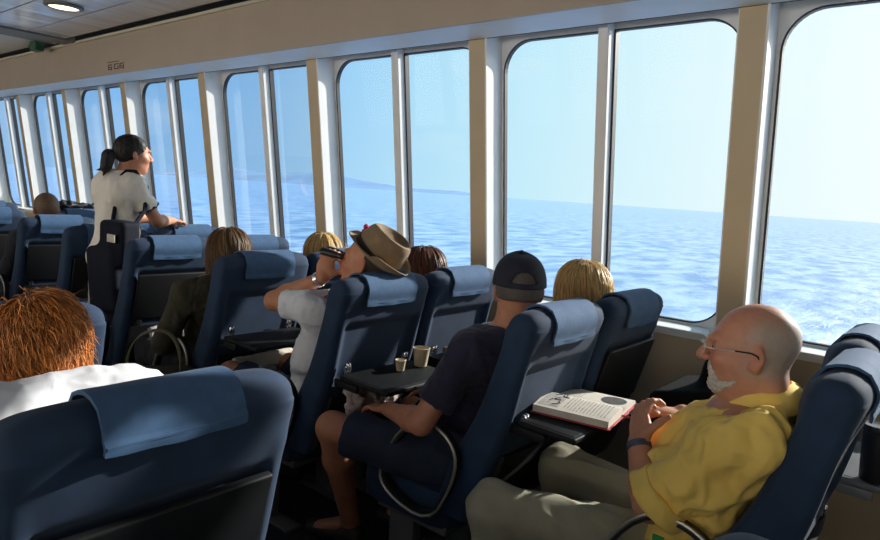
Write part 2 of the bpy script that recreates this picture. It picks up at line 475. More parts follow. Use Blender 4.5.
# small printed notice on the bulkhead
m_ink = mat('notice_ink', (.10, .045, .03), .6)
bm = bmesh.new(); bx(bm, -5.92, -5.56, 2.523, 2.525, 2.335, 2.415); sg = obj_bm('notice', bm, M_bulk, None, False)
tag(sg, 'small notice with brown printed marks on the bulkhead above the windows', 'sign')
bm = bmesh.new()
bx(bm, -5.90, -5.68, 2.521, 2.523, 2.405, 2.411)
for q, (xx, ww) in enumerate(((-5.88, .07), (-5.77, .08), (-5.67, .08))):
    bx(bm, xx, xx + ww, 2.521, 2.523, 2.382, 2.390); bx(bm, xx, xx + .014, 2.521, 2.523, 2.345, 2.39)
    bx(bm, xx + ww - .014, xx + ww, 2.521, 2.523, 2.34, 2.375); bx(bm, xx + .01, xx + ww - .01, 2.521, 2.523, 2.345, 2.352)
    if q != 1: bx(bm, xx + .02, xx + ww - .03, 2.521, 2.523, 2.36, 2.370)
obj_bm('printed_marks', bm, m_ink, sg, False)
# green glint fitting at the ceiling edge
m_green = mat('green_plastic', (.02, .12, .07), .4)
bm = bmesh.new(); bx(bm, -7.2, -7.05, 2.36, 2.44, 2.58, 2.665, .01); bx(bm, -7.3, -7.2, 2.38, 2.42, 2.62, 2.65, .008)
tag(obj_bm('exit_light', bm, m_green, None, False), 'small dark green light fitting at the ceiling edge by the cross beam', 'light fitting')

# ------------------------------------------------------------------ passenger seats (local: -x forward, y across, z up)
ST = [(.40, -.30, -.13, .232), (.50, -.27, -.09, .244), (.60, -.235, -.055, .25), (.69, -.19, -.025, .25), (.77, -.148, 0, .25),
      (.85, -.115, .018, .25), (.92, -.092, .032, .25), (.98, -.073, .046, .25), (1.03, -.06, .062, .251), (1.08, -.052, .077, .251),
      (1.105, -.047, .081, .249), (1.128, -.034, .074, .241), (1.143, -.015, .058, .222), (1.151, .006, .04, .19), (1.153, .016, .03, .15)]
ST_I = np.array(spline(ST, 5))
def sstep(a, b, x):
    t = min(1, max(0, (x - a) / (b - a))); return t * t * (3 - 2 * t)
def prof(z):
    return [float(np.interp(z, ST_I[:, 0], ST_I[:, j])) for j in (1, 2, 3)]
def se(c, p): return math.copysign(abs(c) ** p, c)
def make_backrest():
    bm = bmesh.new(); rings = []
    for z, f, b, hw in ST_I:
        cx, a = (f + b) / 2, max((b - f) / 2, .004); r = []
        for k in range(56):
            th = 2 * PI * k / 56
            x = cx + a * se(math.cos(th), .42 if z < 1.1 else .55); y = hw * se(math.sin(th), .32)
            if x > cx:   # recessed pan for the tray on the back
                w = sstep(.70, .76, z) * (1 - sstep(.955, .985, z)) * (1 - sstep(.185, .215, abs(y)))
                x -= .02 * w
                # side bolsters stand proud a little
                x += .006 * sstep(.19, .23, abs(y)) * (1 - sstep(1.0, 1.05, z))
            else:        # lumbar hollow towards the sitter
                x += .018 * (1 - sstep(.10, .22, abs(y))) * sstep(.5, .7, z) * (1 - sstep(.95, 1.05, z))
                x -= .012 * (1 - sstep(.14, .22, abs(y))) * sstep(1.0, 1.06, z) * (1 - sstep(1.1, 1.14, z))
            r.append((x, y, z + .004 * (1 - (y / .25) ** 2) * sstep(1.05, 1.15, z)))
        rings.append(r)
    loft(bm, rings); o = obj_bm('backrest', bm, M_fabric, None, True, 1.2); me = o.data; bpy.data.objects.remove(o); return me
def drape(hw, off, zlo_f, zlo_b, nseed=0):
    """cloth laid over the crest: section profile offset outward"""
    sec = []
    for z in np.linspace(zlo_f, 1.128, 8): sec.append((prof(z)[0] - off, z))
    sec += [(-.022, 1.147 + off), (.0, 1.156 + off), (.02, 1.159 + off), (.042, 1.157 + off), (.066, 1.146 + off)]
    for z in np.linspace(1.128, zlo_b, 9): sec.append((prof(z)[1] + off + (.004 if z < zlo_b + .02 else 0), z))
    return sec
def make_headcloth(zb=1.045):
    bm = bmesh.new(); sec = drape(.15, .007, 1.075, zb)
    ys = np.linspace(-.138, .138, 17); R = []
    for y in ys:
        row = []
        for i, (x, z) in enumerate(sec):
            wv = .0025 * math.sin(y * 55 + i * .7) * (1 if i in (0, 1, len(sec) - 1, len(sec) - 2) else .35)
            dz = -.004 * (1 - (y / .14) ** 2) if i > 14 else 0
            row.append((x + wv, y, z + dz))
        R.append(row)
    vo = [[bm.verts.new(p) for p in row] for row in R]
    for a in range(len(ys) - 1):
        for b in range(len(sec) - 1): bm.faces.new((vo[a][b], vo[a + 1][b], vo[a + 1][b + 1], vo[a][b + 1]))
    bmesh.ops.recalc_face_normals(bm, faces=bm.faces)
    o = obj_bm('headrest_cloth', bm, M_cloth, None, True, 1.2)
    md = o.modifiers.new('s', 'SOLIDIFY'); md.thickness = .007; md.offset = 0
    dg = bpy.context.evaluated_depsgraph_get(); me = bpy.data.meshes.new_from_object(o.evaluated_get(dg)); bpy.data.objects.remove(o)
    # hem seam
    bm = bmesh.new(); bm.from_mesh(me)
    z = 1.055; xb = prof(z)[1] + .0135
    xb = prof(zb + .01)[1] + .0135; bx(bm, xb - .003, xb + .002, -.135, .135, zb + .010, zb + .014); bx(bm, prof(1.085)[0] - .0125, prof(1.085)[0] - .009, -.135, .135, 1.082, 1.086)
    bm.to_mesh(me); bm.free(); smooth(me, 1.2); me.name = 'headrest_cloth'; return me
def me_of(name, bm, m):
    o = obj_bm(name, bm, m, None); me = o.data; bpy.data.objects.remove(o); return me
def make_cushion():
    bm = bmesh.new()
    rings = []
    for z, gx, hw in ((.33, .0, .232), (.345, .012, .243), (.40, .016, .247), (.44, .012, .245), (.462, .0, .235), (.470, -.02, .21)):
        x0, x1 = -.65 - gx, -.22 + gx * .3; cx, a = (x0 + x1) / 2, (x1 - x0) / 2
        rings.append([(cx + a * se(math.cos(2 * PI * k / 48), .35), hw * se(math.sin(2 * PI * k / 48), .35), z + (.012 * math.cos((cx - .1)) if False else 0)) for k in range(48)])
    loft(bm, rings); return me_of('seat_cushion', bm, M_fabric)
slope = .27
def make_tray(openz=None):
    bm = bmesh.new()
    vs = bx(bm, -.205, .205, 0, .262 if openz != .80 else .205, 0, .02, .006)      # local: x across, y length, z thickness
    if openz is None:
        vs2 = bx(bm, -.19, -.15, -.05, .02, -.006, .016, .006); vs3 = bx(bm, .15, .19, -.05, .02, -.006, .016, .006)
        for v in bm.verts:
            x, y, z = v.co; L = math.hypot(1, slope)
            zz = .708 + y * (1 / L); xx = prof(max(.5, .708))[1] - .014 + y * (slope / L) + z * (1 / L) + .006
            v.co = (xx, x, zz - z * slope / L)
    else:
        bx(bm, -.205, -.19, -.03, .1, -.03, .0, .004); bx(bm, .19, .205, -.03, .1, -.03, .0, .004)
        Ly = .262 if openz != .80 else .205; bx(bm, -.19, .19, .02, Ly - .012, .0195, .0215, .001)
        bx(bm, -.05, .05, Ly - .007, Ly + .006, .006, .016, .002)
        for v in bm.verts:
            x, y, z = v.co; v.co = (.005 + y + .01, x, openz - .02 + z - y * .02)
    return me_of('tray_table', bm, M_tray_lit if openz == .745 else M_tray)
def make_clip(s, z):
    bm = bmesh.new(); x = prof(z)[1] + .004
    pts = chaikin([(x, s * .165 - .008, z - .02), (x + .012, s * .165 - .008, z - .018), (x + .018, s * .165 - .008, z + .018), (x + .004, s * .165 - .008, z + .02)], 1)
    tube(bm, pts, .0045, 6, True)
    tube(bm, [(p[0], p[1] + .016, p[2]) for p in pts], .0045, 6, True)
    bx(bm, x - .004, x + .012, s * .165 - .012, s * .165 + .012, z - .008, z + .008, .003)
    return me_of('tray_clip', bm, M_chrome)
def make_pocket():
    bm = bmesh.new()
    rings = []
    for z, o in ((.42, .018), (.47, .03), (.55, .03), (.62, .022), (.665, .02)):
        f, b, hw = prof(z)
        rings.append([(b - .02, -.21, z), (b + o * .6, -.205, z), (b + o, -.1, z), (b + o, .1, z), (b + o * .6, .205, z), (b - .02, .21, z)])
    loft(bm, rings); return me_of('back_pocket', bm, M_black)
LOOP = [(-.515, .50), (-.375, .722), (-.24, .728), (-.15, .655), (-.17, .53), (-.255, .375), (-.465, .41)]
def make_side(s):
    pl = chaikin([(x, 0, z) for x, z in LOOP], 2); c = sum(pl, Vector()) / len(pl)
    bm = bmesh.new(); y = s * .272; rings = []
    for f, yy in ((1, y - .014), (1, y + .014), (.90, y + .014), (.90, y - .014)):
        rings.append([bm.verts.new((c.x + (p.x - c.x) * f, yy, c.z + (p.z - c.z) * f)) for p in pl])
    n = len(pl)
    for i in range(4):
        A, B = rings[i], rings[(i + 1) % 4]
        for k in range(n): bm.faces.new((A[k], A[(k + 1) % n], B[(k + 1) % n], B[k]))
    return me_of('armrest_hoop', bm, M_black)
def make_trim(s):
    pl = chaikin([(x, 0, z) for x, z in LOOP], 2)
    bm = bmesh.new(); tube(bm, [(p.x, s * .288, p.z) for p in pl], .0055, 8, True)
    return me_of('panel_trim', bm, M_trim)
def make_pad(s):
    bm = bmesh.new(); bx(bm, -.42, -.12, s * .270 - .017, s * .270 + .017, .655, .685, .01)
    return me_of('armrest_pad', bm, M_black)
def make_ped():
    bm = bmesh.new()
    bx(bm, -.52, -.40, -.20, -.15, .015, .34, .006); bx(bm, -.52, -.40, .15, .20, .015, .34, .006)
    bx(bm, -.66, -.26, -.215, -.135, 0, .02, .005); bx(bm, -.66, -.26, .135, .215, 0, .02, .005)
    bx(bm, -.58, -.24, -.21, .21, .30, .345, .008)
    return me_of('pedestal', bm, M_ped)
ME = dict(short_cloth=make_headcloth(1.088), backrest=make_backrest(), headrest_cloth=make_headcloth(), seat_cushion=make_cushion(), folded=make_tray(), open=make_tray(.768), low=make_tray(.745), high=make_tray(.80),
          clipa=make_clip(-1, .79), clipb=make_clip(1, .79), back_pocket=make_pocket(), sideL=make_side(-1), sideR=make_side(1), trimL=make_trim(-1), trimR=make_trim(1),
          pad=make_pad(1), pedestal=make_ped())
def seat(xs, c, label, tray='folded', sides='L', group='rows of blue ferry seats', rz=0., dz=0., trim=True):
    t = empty('passenger_seat', (xs, c, dz), label, 'seat', group, rz)
    obj_me('backrest', ME['backrest'], t); obj_me('headrest_cloth', ME['short_cloth' if c < 1 else 'headrest_cloth'], t).scale.y = .86 if c < 1 else 1; obj_me('seat_cushion', ME['seat_cushion'], t).location.x = .11 if (xs == -3.50) else 0
    tt = obj_me('tray_table', ME[tray], t); tt.location.x = -.03 if (xs == -.235) else 0
    obj_me('back_pocket', ME['back_pocket'], t); obj_me('pedestal', ME['pedestal'], t)
    for s in ('clipa', 'clipb'):
        cl = obj_me('tray_clip', ME[s], t)
        if tray == 'folded': cl.location = (-.045, 0, -.105)
    for s in sides:
        p = obj_me('armrest_hoop', ME['side' + s], t)
        if trim: obj_me('hoop_trim', ME['trim' + s], p)
    if 'L' in sides: obj_me('armrest_pad', ME['pad'], t)
    return t
# window block, aisle column then window column; near block column
seat(-.235, 1.90, 'blue seat holding the man in the yellow shirt', 'folded', 'L')
seat(-.28, 2.44, 'blue window seat with a black cup on its lowered tray', 'low', 'R')
seat(-1.09, 1.94, 'blue seat behind the man in the navy cap, open book on its tray', 'high', 'L')
seat(-1.08, 2.47, 'blue window seat behind the blonde woman, black tray folded up', 'folded', 'R')
seat(-1.89, 1.895, 'blue seat behind the man in the brown hat, paper cups on its tray', 'open', 'L')
seat(-1.89, 2.42, 'blue window seat behind the auburn head, sunglasses on its tray', 'open', 'R')
seat(-2.70, 1.89, 'blue seat behind the person in the olive jacket', 'open', 'L')
seat(-2.70, 2.41, 'blue window seat partly hidden behind the raised arm of the man in the hat', 'folded', 'R')
seat(-3.50, 1.85, 'empty blue seat with folded black tray and newspaper in its pocket, beside the standing woman', 'folded', 'L')
seat(-3.50, 2.375, 'empty blue window seat whose headrest shows right of the brown-haired head', 'folded', 'R')
seat(-4.31, 1.84, 'very dark empty seat at the left hip of the standing woman', 'folded', 'L')
seat(-4.31, 2.40, 'blue window seat under the resting hand of the standing woman', 'folded', 'R')
seat(-5.08, 1.84, 'blue seat behind the man with cropped hair', 'folded', 'L')
seat(-5.08, 2.38, 'blue window seat mostly hidden behind the standing woman', 'folded', 'R')
seat(-5.90, 1.64, 'blue seat at the far left edge, in front of the cropped-hair man', 'folded', 'L')
seat(-5.90, 2.32, 'blue window seat just right of the cropped head', 'folded', 'R')
seat(-6.9, 1.9, 'far blue seat whose headrest shows left of the cropped head', 'folded', 'L')
seat(-1.03, .52, 'nearest big blue seat whose back fills the lower left, woman in white sitting in it', 'folded', 'R')
seat(-1.83, .515, 'sunlit light blue seat right in front of the red-haired woman', 'folded', 'R')
seat(-2.64, .50, 'blue seat at the left edge, two rows ahead of the nearest seat', 'folded', 'R')
seat(-.17, .555, 'blue seat of which only the headrest top shows at the bottom edge', 'folded', 'R')


# ------------------------------------------------------------------ people
def frame(fwd, up=(0, 0, 1)):
    f = nrm(fwd); l = nrm(np.cross(A3(up), f)); u = np.cross(f, l); return np.array([f, l, u])
def head_prims(F, c, R, s=1., detail=True, jaw=1., neckto=None, nr=.056):
    c = A3(c); P = lambda x, y, z: c + (R[0] * x + R[1] * y + R[2] * z) * s
    F.ell(P(-.016, 0, .034), A3((.099, .077, .088)) * s, R, .02)
    F.ell(P(.028, 0, -.025), A3((.064, .061 * jaw, .086)) * s, R, .035)
    F.ell(P(.020, 0, -.062), A3((.068, .056 * jaw, .05)) * s, R, .03)
    F.ell(P(.068, 0, -.094), A3((.024, .026 * jaw, .020)) * s, R, .025)
    if detail:
        for q in (-1, 1):
            F.ell(P(.060, q * .040, -.022), A3((.03, .024, .024)) * s, R, .02)            # cheek
        F.cap(P(.086, -.036, .034), P(.086, .036, .034), .012 * s, k=.016)              # brow
        for q in (-1, 1):
            F.ell(P(.098, q * .034, .010), A3((.018, .022, .015)) * s, R, .012, 's')     # socket
            F.ell(P(.073, q * .033, .010), A3((.0155, .0165, .0135)) * s, R, .006)       # lids
        F.cap(P(.090, 0, .022), P(.118, 0, -.018), .0085 * s, .0125 * s, k=.012)         # nose
        for q in (-1, 1): F.ell(P(.106, q * .012, -.023), A3((.012, .009, .009)) * s, R, .008)
        F.cap(P(.090, -.018, -.050), P(.090, .018, -.050), .0075 * s, k=.008)
        F.cap(P(.089, -.016, -.063), P(.089, .016, -.063), .0085 * s, k=.008)
        F.ell(P(.108, 0, -.0565), A3((.014, .026, .0025)) * s, R, .004, 's')
    for q in (-1, 1):
        E = frame(R[0] * .93 - R[1] * q * .35, R[2] * .97 - R[0] * .18)
        F.ell(P(-.016, q * .080, -.002), A3((.018, .008, .028)) * s, E, .008)
        if detail:
            F.ell(P(-.010, q * .088, .002), A3((.010, .006, .016)) * s, E, .004, 's')
            F.cap(P(-.004, q * .078, -.026), P(-.012, q * .079, -.030), .008 * s, k=.006)
    if neckto is not None:
        F.cap(P(-.022, 0, -.045), A3(neckto), nr * s, nr * 1.08, k=.035)
def hand_prims(F, w, d, n, side, curl=.5, s=1., spread=.0):
    w = A3(w); d = nrm(d); n = nrm(A3(n) - d * (A3(n) @ d)); th = np.cross(d, n) * side    # side +1 right hand, -1 left
    F.ell(w + d * .048 * s, A3((.050, .040, .0165)) * s, np.array([d, th, n]), .012)
    F.ell(w + d * .03 * s + th * .022 * s + n * .006 * s, A3((.034, .018, .015)) * s, np.array([d, th, n]), .01)
    for i, (o, L) in enumerate(((.030, .070), (.010, .079), (-.011, .073), (-.030, .056))):
        p = w + d * .088 * s + th * o * s; dd = nrm(d + th * o * spread * 12); a = .0
        for j, fr in enumerate((.46, .31, .25)):
            a = curl * (.55 if j == 0 else .95 if j == 1 else .7)
            v = nrm(dd * math.cos(a) + n * math.sin(a)); nn = nrm(n * math.cos(a) - dd * math.sin(a))
            q = p + v * L * fr * s
            F.cap(p, q, (.0092 - .0008 * j) * s, (.0085 - .0009 * j) * s, k=.005)
            p, dd, n_ = q, v, nn
            n = nn
        n = nrm(np.cross(th, w * 0 + d) * side) if False else nrm(np.cross(th, d) * side)
    p = w + d * .022 * s + th * .034 * s; v = nrm(d * .62 + th * .72 + n * .30)
    q = p + v * .042 * s; F.cap(p, q, .0125 * s, .0105 * s, k=.01)
    v2 = nrm(v * .8 + d * .35 + n * (.2 + .5 * curl)); F.cap(q, q + v2 * .032 * s, .010 * s, .008 * s, k=.006)
def L_(a, b, t): return A3(a) + (A3(b) - A3(a)) * t
def torso_prims(F, J, o=0., b=1., w=1., k=.05):
    """o: outward offset for clothes; b: belly; w: width"""
    pel, neck = A3(J['pel']), A3(J['neck']); lat = nrm(A3(J['shL']) - A3(J['shR'])); up = nrm(neck - pel)
    lat = nrm(lat - up * (lat @ up)); fw = np.cross(lat, up); R = np.array([fw, lat, up]); H = np.linalg.norm(neck - pel)
    F.ell(pel + up * .02, (.122 + o, .168 * w + o, .125 + o), R, k)
    F.ell(pel + up * H * .38 + fw * (.02 + .05 * (b - 1)), (.112 * b + o, .148 * w * (1 + .25 * (b - 1)) + o, .165 + o), R, k)
    F.ell(pel + up * H * .70 + fw * .01, (.112 + o, .160 * w + o, .165 + o), R, k)
    for s in ('L', 'R'):
        sh = A3(J['sh' + s])
        F.cap(neck - up * .055 - fw * .012, sh, .052 + o, .056 + o, k=k)
        F.ell(L_(neck - up * .14, sh, .55) - fw * .02, (.085 + o, .09 + o, .10 + o), R, k)
    return R
def limb(F, J, s, part, o=0., k=.02, sc=1., fore_end=None):
    if part == 'arm':
        F.cap(J['sh' + s], J['el' + s], (.050 + o) * sc, (.041 + o) * sc, k=k)
        m = L_(J['el' + s], J['wr' + s], .28)
        F.cap(J['el' + s], m, (.041 + o) * sc, (.043 + o) * sc, k=k); F.cap(m, J['wr' + s], (.043 + o) * sc, (.027 + o) * sc, k=k)
    else:
        F.cap(J['hip' + s], J['kn' + s], (.083 + o) * sc, (.057 + o) * sc, k=k)
        m = L_(J['kn' + s], J['an' + s], .3)
        F.cap(J['kn' + s], m, (.055 + o) * sc, (.056 + o) * sc, k=k); F.cap(m, J['an' + s], (.056 + o) * sc, (.036 + o) * sc, k=k)
def skin_colors(c, R, s, base, fn=None):
    base = A3(base)
    def f(V):
        q = (V - A3(c)) @ R.T / s
        n = fbm(V * 38., 3)[:, None]
        C = np.tile(base, (len(V), 1)) * (.9 + .2 * n)
        red = np.zeros(len(V))
        def blob(p, r): return np.exp(-(((q - A3(p)) / A3(r)) ** 2).sum(1))
        for p, r in (((.11, 0, -.02), (.02, .018, .02)), ((.08, .045, -.025), (.03, .025, .025)), ((.08, -.045, -.025), (.03, .025, .025)), ((-.01, .085, 0), (.03, .02, .04)), ((-.01, -.085, 0), (.03, .02, .04))):
            red = np.maximum(red, blob(p, r))
        C *= 1 - red[:, None] * A3((.02, .22, .22))
        lip = blob((.1, 0, -.056), (.016, .022, .010)); C *= 1 - lip[:, None] * A3((.15, .42, .36))
        if fn: C = fn(V, q, C)
        return np.clip(C, 0, 3)
    return f
def eyes(c, R, s, parent, iris=None):
    bm = bmesh.new(); c = A3(c)
    for q in (-1, 1):
        for (x, r, mi) in ((.0765, .0125, 0), (.0815, .0085, 1)):
            rr = bmesh.ops.create_uvsphere(bm, u_segments=14, v_segments=10, radius=r * s)
            p = c + (R[0] * x + R[1] * q * .033 + R[2] * .009) * s
            for v in rr['verts']: v.co = v.co + Vector(p)
            for f in set(f for v in rr['verts'] for f in v.link_faces): f.material_index = mi
    obj_bm('eyes', bm, [M_eye, M_iris], parent)
def brows(c, R, s, parent, m):
    bm = bmesh.new(); c = A3(c)
    for q in (-1, 1):
        tube(bm, [c + (R[0] * x + R[1] * q * y + R[2] * z) * s for x, y, z in ((.098, .014, .030), (.097, .03, .037), (.085, .050, .031))], [.003, .004, .002], 6)
    obj_bm('eyebrows', bm, m, parent)
def hair_strands(name, parent, m, c, R, s, n, length, rad=(.106, .086, .098), th=.003, crown=(-.045, 0, .09), face=.055, low=-.02, fall=.5, mess=.25, seed=1, volume=.012, color_var=.35, long_low=None):
    """tapered strands flowing from the crown over the skull"""
    g = np.random.default_rng(seed); c = A3(c); ctr = A3((-.018, 0, .032)); rad = A3(rad); crown = A3(crown)
    d = g.normal(size=(n * 4, 3)); d /= np.linalg.norm(d, axis=1, keepdims=True); q = ctr + d * rad
    ok = ((q[:, 0] < face) | (q[:, 2] > .085)) & (q[:, 2] > low + .9 * np.maximum(0, q[:, 0])); q = q[ok][:n]; N = len(q)
    steps = 9; lay = 1 + g.random(N) * volume / .09
    L = length * (.6 + .6 * g.random(N)); jit = g.normal(size=(N, 3)) * mess
    pts = [q.copy()]
    for k in range(steps - 1):
        rel = (q - ctr) / rad ** 2; nn = rel / np.linalg.norm(rel, axis=1, keepdims=True)
        v = q - crown; v -= nn * (v * nn).sum(1, keepdims=True)
        v /= np.linalg.norm(v, axis=1, keepdims=True) + 1e-6
        v = v * (1 - fall) + A3((-.08, 0, -1)) * fall + jit * (.6 + .5 * np.sin(k * 1.3 + jit[:, :1] * 9))
        v /= np.linalg.norm(v, axis=1, keepdims=True)
        q = q + v * (L / (steps - 1))[:, None]
        e = (q - ctr) / rad; e2 = e.copy(); e2[:, 2] = np.maximum(e2[:, 2], 0)
        el = np.linalg.norm(e2, axis=1); tgt = lay + .02 * k
        sc = np.where(el < tgt, tgt / np.maximum(el, 1e-3), 1)
        qq = ctr + (q - ctr) * sc[:, None]; qq[:, 2] = np.where(q[:, 2] < ctr[2], q[:, 2], qq[:, 2]); q = qq
        pts.append(q.copy())
    P = np.stack(pts, 1)                       # N, steps, 3 local
    W = c + (P @ R) * s
    T = np.gradient(W, axis=1); T /= np.linalg.norm(T, axis=2, keepdims=True) + 1e-9
    ref = W - (c + (ctr @ R) * s); U = np.cross(T, ref); U /= np.linalg.norm(U, axis=2, keepdims=True) + 1e-9; X = np.cross(T, U)
    r = th * s * np.interp(np.linspace(0, 1, steps), [0, .5, 1], [.9, 1, .12])[None, :, None] * (.6 + .8 * g.random((N, 1, 1)))
    ang = [0, 2 * PI / 3, 4 * PI / 3]
    V = np.stack([W + (U * math.cos(a) * 1.5 + X * math.sin(a) * .7) * r for a in ang], 2).reshape(-1, 3)
    b = (np.arange(N)[:, None, None] * steps + np.arange(steps - 1)[None, :, None]) * 3; kk = np.arange(3)[None, None, :]; k2 = (kk + 1) % 3
    F = np.stack([b + kk, b + k2, b + 3 + k2, b + 3 + kk], -1).reshape(-1, 4)
    cv = (1 + color_var * g.normal(size=N)).clip(.35, 1.9); C = np.repeat(cv, steps * 3)[:, None] * np.ones(3)
    return np_mesh(name, V, F, m, parent, C)
def hair_mat(name, col, rough=.45): return mat(name, col, rough, attr=None, spec=.4)
def hair_mats(name, col, rough=.45):
    m, nt, out = new_mat(name); b = nt.nodes.new('ShaderNodeBsdfPrincipled'); nt.links.new(b.outputs[0], out.inputs[0])
    b.inputs['Roughness'].default_value = rough; b.inputs['Specular IOR Level'].default_value = .35
    a = nt.nodes.new('ShaderNodeAttribute'); a.attribute_name = 'col'
    v = nt.nodes.new('ShaderNodeVectorMath'); v.operation = 'MULTIPLY'; v.inputs[1].default_value = col; nt.links.new(a.outputs['Color'], v.inputs[0]); nt.links.new(v.outputs[0], b.inputs['Base Color'])
    return m, mat(name + '_under', tuple(x * .6 for x in col), .6, var=.3, vscale=70)
def hair_base(parent, m, c, R, s, vox, grow=.006, face=.06, low=-.035, extra=None, amp=.006):
    F = Field(vox); c = A3(c); P = lambda x, y, z: c + (R[0] * x + R[1] * y + R[2] * z) * s
    F.ell(P(-.018, 0, .034), (A3((.099, .077, .088)) + grow) * s, R, .02)
    F.ell(P(-.035, 0, -.005), (A3((.07, .070, .07)) + grow) * s, R, .03)
    if extra: extra(F, P)
    F.plane(P(face, 0, .03), R[0] * .9 - R[2] * .5, .01)
    F.plane(P(0, 0, low), -R[2] * .9 + R[0] * .35, .01)
    return sdf_obj('hair', F, m, parent, [(amp, (60, 60, 25), 3, True)])
SK = (.62, .36, .245)
def seated(name, label, xs, c, m_shirt, m_legs, hd, up=(0, 0, 1), headc=None, s=1., vox=.008, knees=None, long_pants=True, arms=None, sleeve=.55, group=None, base=(.95, .9, .85), belly=1., wid=1., detail=True, cat='person', shirt_wr=None, skinfn=None, neckr=.054, fullsleeve=False, dn=0., jaw=1.):
    """a person sitting in the seat whose crest is at (xs, c); faces -x"""
    J = dict(pel=(xs - .33, c, .55), neck=(xs - .185, c, 1.035 + dn))
    J['shL'] = (xs - .185, c - .185 * wid, .985 + dn); J['shR'] = (xs - .185, c + .185 * wid, .985 + dn)
    J['elL'] = (xs - .30, c - .245, .73); J['elR'] = (xs - .30, c + .23, .73)
    J['wrL'] = (xs - .53, c - .15, .66); J['wrR'] = (xs - .53, c + .14, .66)
    J['dL'] = (-1, .25, -.15); J['dR'] = (-1, -.25, -.15); J['nL'] = (0, .1, -1); J['nR'] = (0, -.1, -1); J['curl'] = .35
    J['hipL'] = (xs - .33, c - .09, .525); J['hipR'] = (xs - .33, c + .09, .525)
    J['knL'] = (xs - .76, c - .12, .545); J['knR'] = (xs - .76, c + .12, .545)
    J['anL'] = (xs - .72, c - .13, .09); J['anR'] = (xs - .72, c + .13, .09)
    J['toL'] = (xs - .87, c - .14, .04); J['toR'] = (xs - .87, c + .14, .04)
    if knees: J.update(knees)
    if arms: J.update(arms)
    R = frame(hd, up); hc = A3(headc) if headc is not None else A3((xs - .17, c, 1.165))
    F = Field(vox); torso_prims(F, J, -.006, belly, wid)
    for q in 'LR':
        limb(F, J, q, 'arm'); limb(F, J, q, 'leg', k=.03)
        hand_prims(F, J['wr' + q], J['d' + q], J['n' + q], 1 if q == 'R' else -1, J.get('curl' + q, J['curl']))
        F.cap(J['an' + q], J['to' + q], .036, .03, k=.02)
    head_prims(F, hc, R, s, detail, jaw, neckto=A3(J['neck']) + A3((0, 0, -.03)), nr=neckr)
    root = sdf_obj(name, F, M_skin, None, None, 1, skin_colors(hc, R, s, base, skinfn))
    tag(root, label, cat, group)
    if detail: eyes(hc, R, s, root); brows(hc, R, s, root, M_brow)
    # shirt
    F = Field(max(vox * .9, .006)); torso_prims(F, J, .012, belly, wid)
    nk = A3(J['neck']); upv = nrm(hc - nk)
    for q in 'LR':
        e = L_(J['sh' + q], J['el' + q], 1.0 if fullsleeve else sleeve)
        F.cap(J['sh' + q], e, .064, .056 if fullsleeve else .062, k=.03, flat=0 if fullsleeve else 1)
        if fullsleeve: F.cap(J['el' + q], L_(J['el' + q], J['wr' + q], .93), .056, .042, k=.02, flat=1)
    F.plane(nk + A3((0, 0, .012)), nrm(upv + A3((-.25, 0, 0))), .01)
    F.plane(A3(J['pel']) + A3((0, 0, -.06)), (0, 0, -1), .01)
    sh = sdf_obj('shirt', F, m_shirt, root, shirt_wr or [(.010, (9, 9, 9), 2, True), (.004, (30, 30, 30), 2, True)])
    F = Field(max(vox, .007))
    pel = A3(J['pel']); F.ell(pel + A3((0, 0, .0)), (.135, .18 * wid, .125), None, .04)
    for q in 'LR':
        if long_pants:
            F.cap(J['hip' + q], J['kn' + q], .096, .074, k=.035); F.cap(J['kn' + q], L_(J['kn' + q], J['an' + q], .96), .072, .062, k=.02, flat=1)
        else:
            F.cap(J['hip' + q], L_(J['hip' + q], J['kn' + q], .86), .096, .086, k=.035, flat=1)
    sdf_obj('trousers' if long_pants else 'shorts', F, m_legs, root, [(.008, (11, 11, 11), 2, True), (.003, (35, 35, 35), 2, False)])
    for q in 'LR':
        F = Field(.008); an, to = A3(J['an' + q]), A3(J['to' + q])
        F.cap(an + A3((.03, 0, -.045)), to + A3((-.02, 0, -.004)), .043, .036, k=.02); F.cap(an + A3((0, 0, -.02)), an + A3((-.04, 0, -.045)), .046, .04)
        F.plane((0, 0, .004), (0, 0, -1), .004)
        sdf_obj('shoe', F, M_shoe, root)
    return root, J, R, hc
M_shoe = mat('dark_shoe', (.02, .018, .016), .6)
M_navyT = mat('navy_tshirt', (.022, .022, .05), .9, var=.15, vscale=12, bump=.15, bscale=700, sheen=.1)
M_navyS = mat('navy_shorts', (.02, .032, .06), .9, var=.15, vscale=14, bump=.15, bscale=700)
M_greyT = mat('light_grey_tshirt', (.80, .83, .88), .9, var=.06, vscale=12, bump=.12, bscale=600)
M_yellow = mat('yellow_shirt', (.97, .69, .17), .85, var=.05, vscale=9, bump=.12, bscale=700, sheen=.1)
M_khaki = mat('khaki_trousers', (.36, .345, .25), .9, var=.08, vscale=12, bump=.15, bscale=600)
M_whiteS = mat('white_shirt', (.80, .82, .86), .9, var=.03, vscale=12, bump=.1, bscale=500)
M_olive = mat('olive_jacket', (.045, .04, .022), .85, var=.2, vscale=14, bump=.15, bscale=400)
M_darkcl = mat('dark_clothes', (.02, .022, .03), .9, var=.15, vscale=14)
M_bluecl = mat('blue_clothes', (.04, .06, .11), .9, var=.15, vscale=14)

